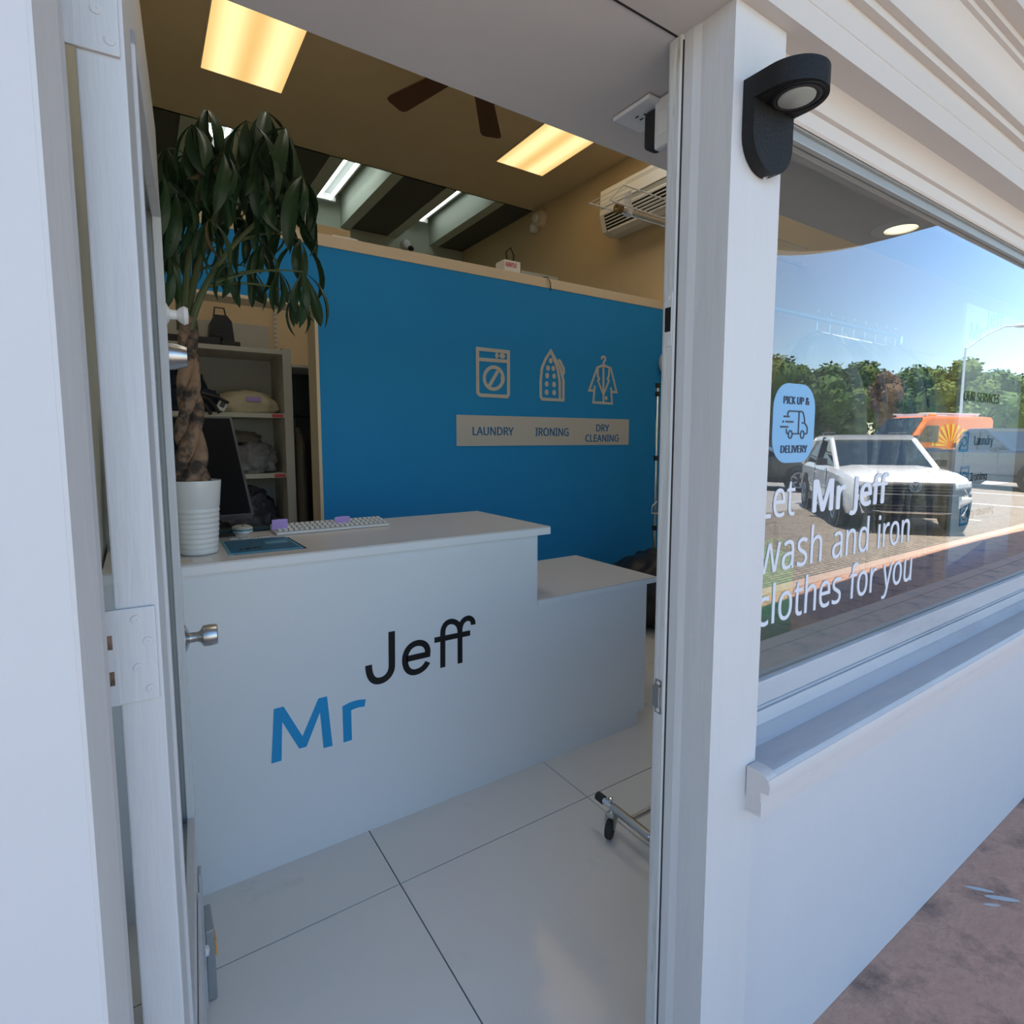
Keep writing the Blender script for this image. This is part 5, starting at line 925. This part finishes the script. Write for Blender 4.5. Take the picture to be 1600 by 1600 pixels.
# ------------------------------------------------------------------ vehicles seen in the glass (local frame: +X forward, +Y left)
def loft(b, secs, cap=True):
    rings = [[b.b.verts.new(Vector(p)) for p in s] for s in secs]; n = len(rings[0])
    for i in range(len(rings)-1):
        for k in range(n): b.b.faces.new((rings[i][k], rings[i][(k+1) % n], rings[i+1][(k+1) % n], rings[i+1][k]))
    if cap: b.b.faces.new(rings[0][::-1]); b.b.faces.new(rings[-1])
def car(name, label, x, y, heading, paint, L=4.45, W=1.84, H=1.61, hood=1.02, belt=1.02, front=.0, kind='suv', wb=2.68):
    t = thing(name, label, 'truck' if kind == 'truck' else ('van' if kind == 'van' else 'car'), (x, y, -.04), heading, world=False); h = L/2; hw = W/2
    def sec(xx, w, zb, zt, cr=.03, lean=.93): return [(xx, -w*.93, zb), (xx, -w, zb+.14), (xx, -w, zt*.62), (xx, -w*.985, zt-.10), (xx, -w*lean, zt-.02), (xx, -w*.55, zt+cr), (xx, w*.55, zt+cr), (xx, w*lean, zt-.02), (xx, w*.985, zt-.10), (xx, w, zt*.62), (xx, w, zb+.14), (xx, w*.93, zb)]
    if kind == 'van': S = [(-h, hw*.93, .35, H-.12), (-h+.1, hw*.96, .30, H-.05), (h-2.0, hw*.96, .28, H-.05), (h-1.75, hw*.96, .28, H-.12), (h-.80, hw*.97, .28, 1.38), (h-.25, hw*.93, .28, 1.15), (h-.05, hw*.82, .30, .95), (h, hw*.75, .34, .80)]
    elif kind == 'truck': S = [(-h, hw*.97, .5, 1.18), (-h+.1, hw, .45, 1.2), (h-1.3, hw, .42, 1.22), (h-.3, hw*.97, .42, 1.18), (h-.05, hw*.9, .44, 1.10), (h, hw*.86, .5, 1.0)]
    else: S = [(-h, hw*.86, .42, .92), (-h+.12, hw*.95, .32, 1.00), (-h+.8, hw, .28, belt+.02), (0, hw, .26, belt), (h-1.35, hw, .26, hood), (h-.75, hw*.985, .26, hood-.04), (h-.30, hw*.95, .27, hood-.10), (h-.10, hw*.88, .29, hood-.17), (h-.02, hw*.80, .33, hood-.26)]
    b = B(); loft(b, [sec(*s) for s in S]); b.make('body', paint, t, True, ang=28)
    # greenhouse
    if kind == 'van': G = [(-h+.02, .98, 1.2, -h+.06, .90), (h-1.35, .98, 2.0, 0, 0)]; base0, top0, top1, base1, zt, wt = -h+.02, -h+.05, h-1.45, h-.60, H, hw*.88
    elif kind == 'truck': base0, top0, top1, base1, zt, wt = -.75, -.55, h-2.6, h-1.75, H, hw*.80
    else: base0, top0, top1, base1, zt, wt = -h+.18, -h+.75, h-2.30, h-1.38, H, hw*.76
    zb = S[3][3]-.06 if kind == 'truck' else (1.5 if kind == 'van' else belt-.04); wbm = hw*.93
    def gs(xx, w, z): return [(xx, -w, z), (xx, w, z)]
    def tub(b, inset=0, zt_=zt):
        lo = [(base0+inset, -wbm+inset, zb), (base1-inset, -wbm*.92+inset, zb), (base1-inset, wbm*.92-inset, zb), (base0+inset, wbm-inset, zb)]
        hi = [(top0+inset, -wt+inset, zt_-.10), (top1-inset, -wt+inset, zt_-.10), (top1-inset, wt-inset, zt_-.10), (top0+inset, wt-inset, zt_-.10)]
        loft(b, [lo, hi]); return lo, hi
    b = B(); lo, hi = tub(b)
    if kind == 'van':
        b.b.clear(); loft(b, [[(h-1.72, -hw*.80, H-.16), (h-1.72, hw*.80, H-.16), (h-1.68, hw*.80, H-.13), (h-1.68, -hw*.80, H-.13)], [(h-.84, -hw*.88, 1.45), (h-.84, hw*.88, 1.45), (h-.80, hw*.88, 1.48), (h-.80, -hw*.88, 1.48)]])
        for s in (-1, 1): b.prism([(h-2.35, 1.40), (h-1.15, 1.40), (h-1.70, 2.10), (h-2.35, 2.10)], s*hw*.985-.012, s*hw*.985+.012, 'Y')
        for v in b.b.verts: v.co += Vector((.035, 0, .03)) if v.co.x > h-1.75 and abs(v.co.y) < hw*.95 else Vector()
    b.make('glazing', 'carglass', t)
    if kind != 'van': b = B(); loft(b, [[(p[0]+(.03 if i in (0, 3) else 0), p[1], p[2]-.01) for i, p in enumerate(hi)], [(p[0]*.99, p[1]*.99, zt-.035) for p in hi], [(p[0]*.96, p[1]*.93, zt-.008) for p in hi], [(p[0]*.93, p[1]*.80, zt) for p in hi]]); b.make('roof', paint, t, True, ang=30)
    for i in range(0 if kind == 'van' else 4): b = B(); b.tube([lo[i], hi[i]], .045 if i in (1, 2) else .06, 6); b.make('pillar', paint, t, True)
    for s in (-1, 1) if kind != 'van' else ():
        xm = (top0+top1)/2+.1; b = B(); b.tube([(xm, s*wbm*.985, zb), (xm, s*wt*1.01, zt-.05)], .035, 6); b.make('pillar', 'carblack', t)
        b = B(); b.tube([hi[0 if s < 0 else 3], hi[1 if s < 0 else 2]], .035, 6); b.make('roof_edge', paint, t)
    if kind == 'suv':
        for s in (-1, 1): B().tube([(top0+.05, s*(wt-.06), zt-.01), (top0+.15, s*(wt-.06), zt+.045), (top1-.15, s*(wt-.06), zt+.045), (top1-.05, s*(wt-.06), zt-.01)], .018, 6).make('roof_rail', 'carblack', t, True)
    # wheels
    R = .35 if kind == 'suv' else .40
    for sx in (-1, 1):
        for s in (-1, 1):
            xx = sx*wb/2 + (.05 if kind == 'suv' else 0); yy = s*(hw-.115)
            B().lathe([(0, -.01), (R+.075, -.01), (R+.075, .015), (0, .015)], (xx, s*(hw-.008), R+.01), 28, (0, s, 0)).make('wheel_arch', 'carblack', t)
            w_ = B().lathe([(R*.62, -.11), (R*.93, -.11), (R, -.08), (R, .08), (R*.93, .11), (R*.64, .11), (R*.62, .09)], (xx, yy+s*.03, R), 32, (0, s, 0)).make('tyre', 'tyre', t, True)
            rb = B(); rb.lathe([(0, .07), (R*.12, .08), (R*.15, .06)], (xx, yy+s*.03, R), 16, (0, s, 0)).lathe([(R*.56, .10), (R*.64, .112), (R*.64, .05), (R*.56, .05)], (xx, yy+s*.03, R), 28, (0, s, 0))
            for q in range(5):
                a = 2*PI*q/5; rb.tube([(xx+R*.1*math.cos(a), yy+s*.10, R+R*.1*math.sin(a)), (xx+R*.6*math.cos(a+.12), yy+s*.125, R+R*.6*math.sin(a+.12))], .022, 5)
                rb.tube([(xx+R*.1*math.cos(a), yy+s*.10, R+R*.1*math.sin(a)), (xx+R*.6*math.cos(a-.12), yy+s*.125, R+R*.6*math.sin(a-.12))], .022, 5)
            rb.make('rim', 'alloy', w_)
    # lower cladding, mirrors, lamps
    for s in (-1, 1):
        B().box(-wb/2+.4, wb/2-.35, s*hw-.02 if s > 0 else s*hw-.012, s*hw+.012 if s > 0 else s*hw+.02, .26, .42, .01).make('sill_cladding', 'carblack', t)
        mxx = base1-.42; B().box(mxx-.08, mxx+.05, s*(hw+.05)-.10, s*(hw+.05)+.10, zb+.04, zb+.18, .03).make('mirror', 'carblack' if kind != 'suv' else 'cargrey', t)
        for xd in (-.35, .55): B().box(xd-.10, xd+.06, s*(hw+.008)-.008, s*(hw+.008)+.008, zb-.14, zb-.11, .004).make('door_handle', paint, t)
        b = B(); b.tube([(-.45, s*(hw+.001), .42), (-.45, s*(hw*.99+.004), zb-.02)], .006, 4); b.tube([(.62, s*(hw+.001), .42), (.62, s*(hw*.99+.004), zb-.02)], .006, 4); b.make('door_seam', 'carblack', t)
    if kind == 'suv':
        zf = hood
        g_ = B(); 
        def fr(y_, z, o=0): return Vector((h-.015 - .13*(abs(y_)/hw)**4 + o - .04*((z-.55)/.3)**2, y_, z))
        def band(name, m, z0, z1, w0, w1, o, n=14, wmid=None):
            b = B(); b.grid(lambda u, v: fr((-1+2*u)*hw*(w0+(w1-w0)*v), z0+(z1-z0)*v, o), n, 4); ob = b.make(name, m, t, True); md = ob.modifiers.new('s', 'SOLIDIFY'); md.thickness = .03; return ob
        band('front_bumper', 'carblack', .54, .67, .84, .86, .04); band('grille', 'carblack', .66, .84, .80, .88, .05); band('lower_intake', 'carblack', .28, .56, .84, .86, .05)
        band('bumper_lip', 'chrome', .35, .38, .42, .62, .085); band('grille_strip', 'chrome', .645, .66, .62, .70, .075)
        for s in (-1, 1):
            b = B(); b.grid(lambda u, v: fr(s*hw*(.60+.25*u), .73+.11*v+.03*u, .05), 8, 4); ob = b.make('headlight', 'headlight', t, True); ob.modifiers.new('s', 'SOLIDIFY').thickness = .03
            b = B(); b.grid(lambda u, v: fr(s*hw*(.66+.20*u), .44+(.20*v)*(1-.7*u)+.12*u, .055), 8, 4); ob = b.make('bumper_corner', paint, t, True); ob.modifiers.new('s', 'SOLIDIFY').thickness = .03
        for z in (.70, .745, .79):
            b = B(); b.tube([fr(y_, z, .065) for y_ in np.linspace(-hw*.58, hw*.58, 15)], .009, 5); b.make('grille_bar', 'cargrey', t)
        for z in (.42, .47): b = B(); b.tube([fr(y_, z, .065) for y_ in np.linspace(-hw*.6, hw*.6, 15)], .007, 5); b.make('intake_bar', 'cargrey', t)
        eb = B(); xe = h+.065
        eb.tube([(xe, .075*math.cos(a), .775+.075*math.sin(a)) for a in np.linspace(0, 2*PI, 25)], .008, 6, False)
        eb.tube([(xe, -.03, .84), (xe, 0, .785), (xe, .03, .84)], .007, 5).tube([(xe, -.06, .815), (xe, -.025, .71), (xe, 0, .765), (xe, .025, .71), (xe, .06, .815)], .007, 5); eb.make('round_emblem', 'chrome', t)
        B().tube([(top0+.1, .1, zt), (top0-.05, .1, zt+.22)], .006, 5).make('aerial', 'carblack', t)
        for s in (-1, 1): b = B(); b.tube([(h-1.3, s*.45, hood+.028), (h-.5, s*.36, hood-.035)], .012, 5); b.make('hood_crease', paint, t)
    else:
        B().box(h-.03, h+.03, -hw*.55, hw*.55, .55, .9 if kind == 'truck' else .75, .02).make('grille', 'carblack', t)
        for s in (-1, 1): B().box(h-.10, h+.02, s*hw*.72-.13, s*hw*.72+.13, .78, .98, .03).make('headlight', 'headlight', t)
        B().box(h-.06, h+.08, -hw*.9, hw*.9, .40, .56, .03).make('bumper', 'chrome' if kind == 'truck' else 'carblack', t)
    return t
def facing(px_, dep, phi):   # heading of a car standing there, turned phi degrees from facing the viewer in the glass
    x_, y_ = mirrored(px_, dep); v = math.degrees(math.atan2(-(2*GY-y_), -x_)); return x_, y_, math.radians(-(v+phi))
car('white_suv', 'white parked SUV facing the shop, reflected in the window', *facing(1364, 10.9, 15), 'carwhite')
van = car('orange_van', 'orange work van with yellow rays, reflected behind the white SUV', *facing(1442, 25, -38), 'vanorange', L=5.6, W=2.0, H=2.55, kind='van', wb=3.4)
b = B()
for s in (-1, 1):
    for q in range(11):
        a = PI*q/10; a2_ = a+.14; y_ = s*1.003
        b.b.faces.new([b.b.verts.new(Vector((-.3+r*math.cos(aa), s*.982, 1.25+r*math.sin(aa)*.85))) for r, aa in ((.25, a), (1.1, a), (1.1, a2_), (.25, a2_))])
ob = b.make('yellow_rays', 'yellow', van); ob.modifiers.new('s', 'SOLIDIFY').thickness = .004
b = B()
for s in (-1, 1):
    for q, (w_, h_) in enumerate(((.10, .3), (.12, .5), (.08, .36), (.12, .62), (.1, .42), (.12, .3))): b.box(-1.1+q*.17, -1.1+q*.17+w_, s*1.006-.003, s*1.006+.003, .75, .75+h_)
b.make('skyline_print', 'carblack', van)
B().box(-.4, .1, -.25, .25, 2.55, 2.70, .04).make('beacon', 'yellow', van); B().box(-2.3, 1.0, -.7, -.66, 2.60, 2.66).box(-2.3, 1.0, .66, .7, 2.60, 2.66).box(-2.2, -2.1, -.7, .7, 2.53, 2.64).box(.7, .8, -.7, .7, 2.53, 2.64).make('roof_rack', 'white', van)
car('blue_pickup', 'dark blue pickup truck reflected at the right edge of the window', *facing(1568, 17.5, 52), 'cardark', L=5.4, W=1.95, H=1.86, kind='truck', wb=3.3)
car('charcoal_car', 'charcoal car reflected behind the pale blue sticker', *facing(1185, 17.5, 75), 'cargrey', L=4.6, W=1.84, H=1.5)

# street lamp
lxp, lyp = mirrored(1497, 34); sl_ = thing('street_lamp', 'tall pale street lamp with a curved arm reflected at the right', 'street lamp', (lxp, lyp, 0)); hz = 1.48 + 34*(695-555)/874
B().tube([(lxp, lyp, -.04), (lxp, lyp, hz)], [.09, .05], 12).make('pole', 'galv', sl_, True)
hx_, hy_ = mirrored(1578, 34); hzz = 1.48+34*(695-522)/874
B().tube([(lxp, lyp, hz-.1), (lxp+(hx_-lxp)*.35, lyp+(hy_-lyp)*.35, hz+.55*(hzz-hz)), (lxp+(hx_-lxp)*.7, lyp+(hy_-lyp)*.7, hzz-.05), (hx_, hy_, hzz)], .045, 8).make('arm', 'galv', sl_, True)
d_ = (Vector((hx_, hy_, hzz))-Vector((lxp, lyp, hz))).normalized(); b = B(); b.lathe([(0, -.35), (.10, -.25), (.14, 0), (.12, .3), (0, .42)], (hx_, hy_, hzz), 16, (d_.x, d_.y, .05)); b.make('lamp_head', 'galv', sl_, True)
# low white barrier far away
o = B().box(30, 33, -13.2, -13, 0, 1.6, .02).make('white_box_trailer', 'white'); tag(o, 'pale low trailer reflected between van and pickup', 'trailer')
# trees
def tree(x, y, h, r, m, label, seed):
    t = thing('tree', label, 'tree', (x, y, -.05), group='trees beyond the parking lot'); rnd = random.Random(seed)
    B().tube([(x, y, -.05), (x+.1, y, h*.35), (x, y, h*.6)], [.28, .2, .1], 8).make('trunk', 'trunk', t, True)
    bs = []
    for i in range(9): a = rnd.uniform(0, 2*PI); d = r*rnd.uniform(.15, .6); bs.append((x+d*math.cos(a), y+d*math.sin(a), h*rnd.uniform(.30, .80), r*rnd.uniform(.42, .62)))
    bs.append((x, y, h*.82, r*.45)); b = B()
    for (bx_, by_, bz_, br) in bs:
        rr = bmesh.ops.create_icosphere(b.b, subdivisions=2, radius=1)
        for v in rr['verts']: n_ = v.co.normalized(); v.co = Vector((bx_, by_, bz_)) + n_*br*.86*(1+.25*noise.noise(n_*2.5+Vector((bx_, by_, bz_))))
        for q in range(230):
            n_ = Vector((rnd.gauss(0, 1), rnd.gauss(0, 1), rnd.gauss(0, 1))).normalized(); c = Vector((bx_, by_, bz_)) + n_*br*rnd.uniform(.85, 1.10)
            a_ = Vector((rnd.gauss(0, 1), rnd.gauss(0, 1), rnd.gauss(0, .4))).normalized(); b_ = a_.cross(n_+Vector((0, 0, rnd.uniform(-.5, .5)))).normalized(); s = rnd.uniform(.12, .26)*r/4
            b.b.faces.new([b.b.verts.new(c+a_*s*1.6), b.b.verts.new(c+b_*s), b.b.verts.new(c-a_*s*1.6), b.b.verts.new(c-b_*s)])
    b2 = b.make('foliage', m, t); b2['kind'] = 'stuff'
tr = [(1200, 48, 560, 'crown1'), (1245, 53, 578, 'crown1'), (1290, 50, 574, 'crown1'), (1335, 54, 570, 'crown2'), (1378, 45, 576, 'crown3'), (1415, 56, 580, 'crown1'), (1457, 54, 580, 'crown1'), (1500, 52, 564, 'crown2'), (1545, 57, 583, 'crown1'), (1592, 57, 592, 'crown1'), (1650, 60, 590, 'crown1')]
tl_ = ['tree with a ragged top above the sticker in the reflection', 'rounded green tree, second from the post in the reflection', 'green tree third from the post in the reflection', 'light green tree left of the rusty tree in the reflection', 'rusty brown tree wrapped in vines', 'green tree right of the rusty tree', 'green tree over the orange van roof', 'tall yellow-green tree beside the lamp pole, highest of the reflected row', 'green tree right of the street lamp pole', 'green tree at the right edge of the window', 'last green tree beyond the right edge of the window']
for i, (x_, dep, yt, m) in enumerate(tr):
    X, Y = mirrored(x_, dep); tree(X, Y, 1.48+dep*(695-yt)/874, 2.9 if i != 4 else 1.5, m, tl_[i], i)
for o in bpy.data.objects:
    if '_world' in o: del o['_world']
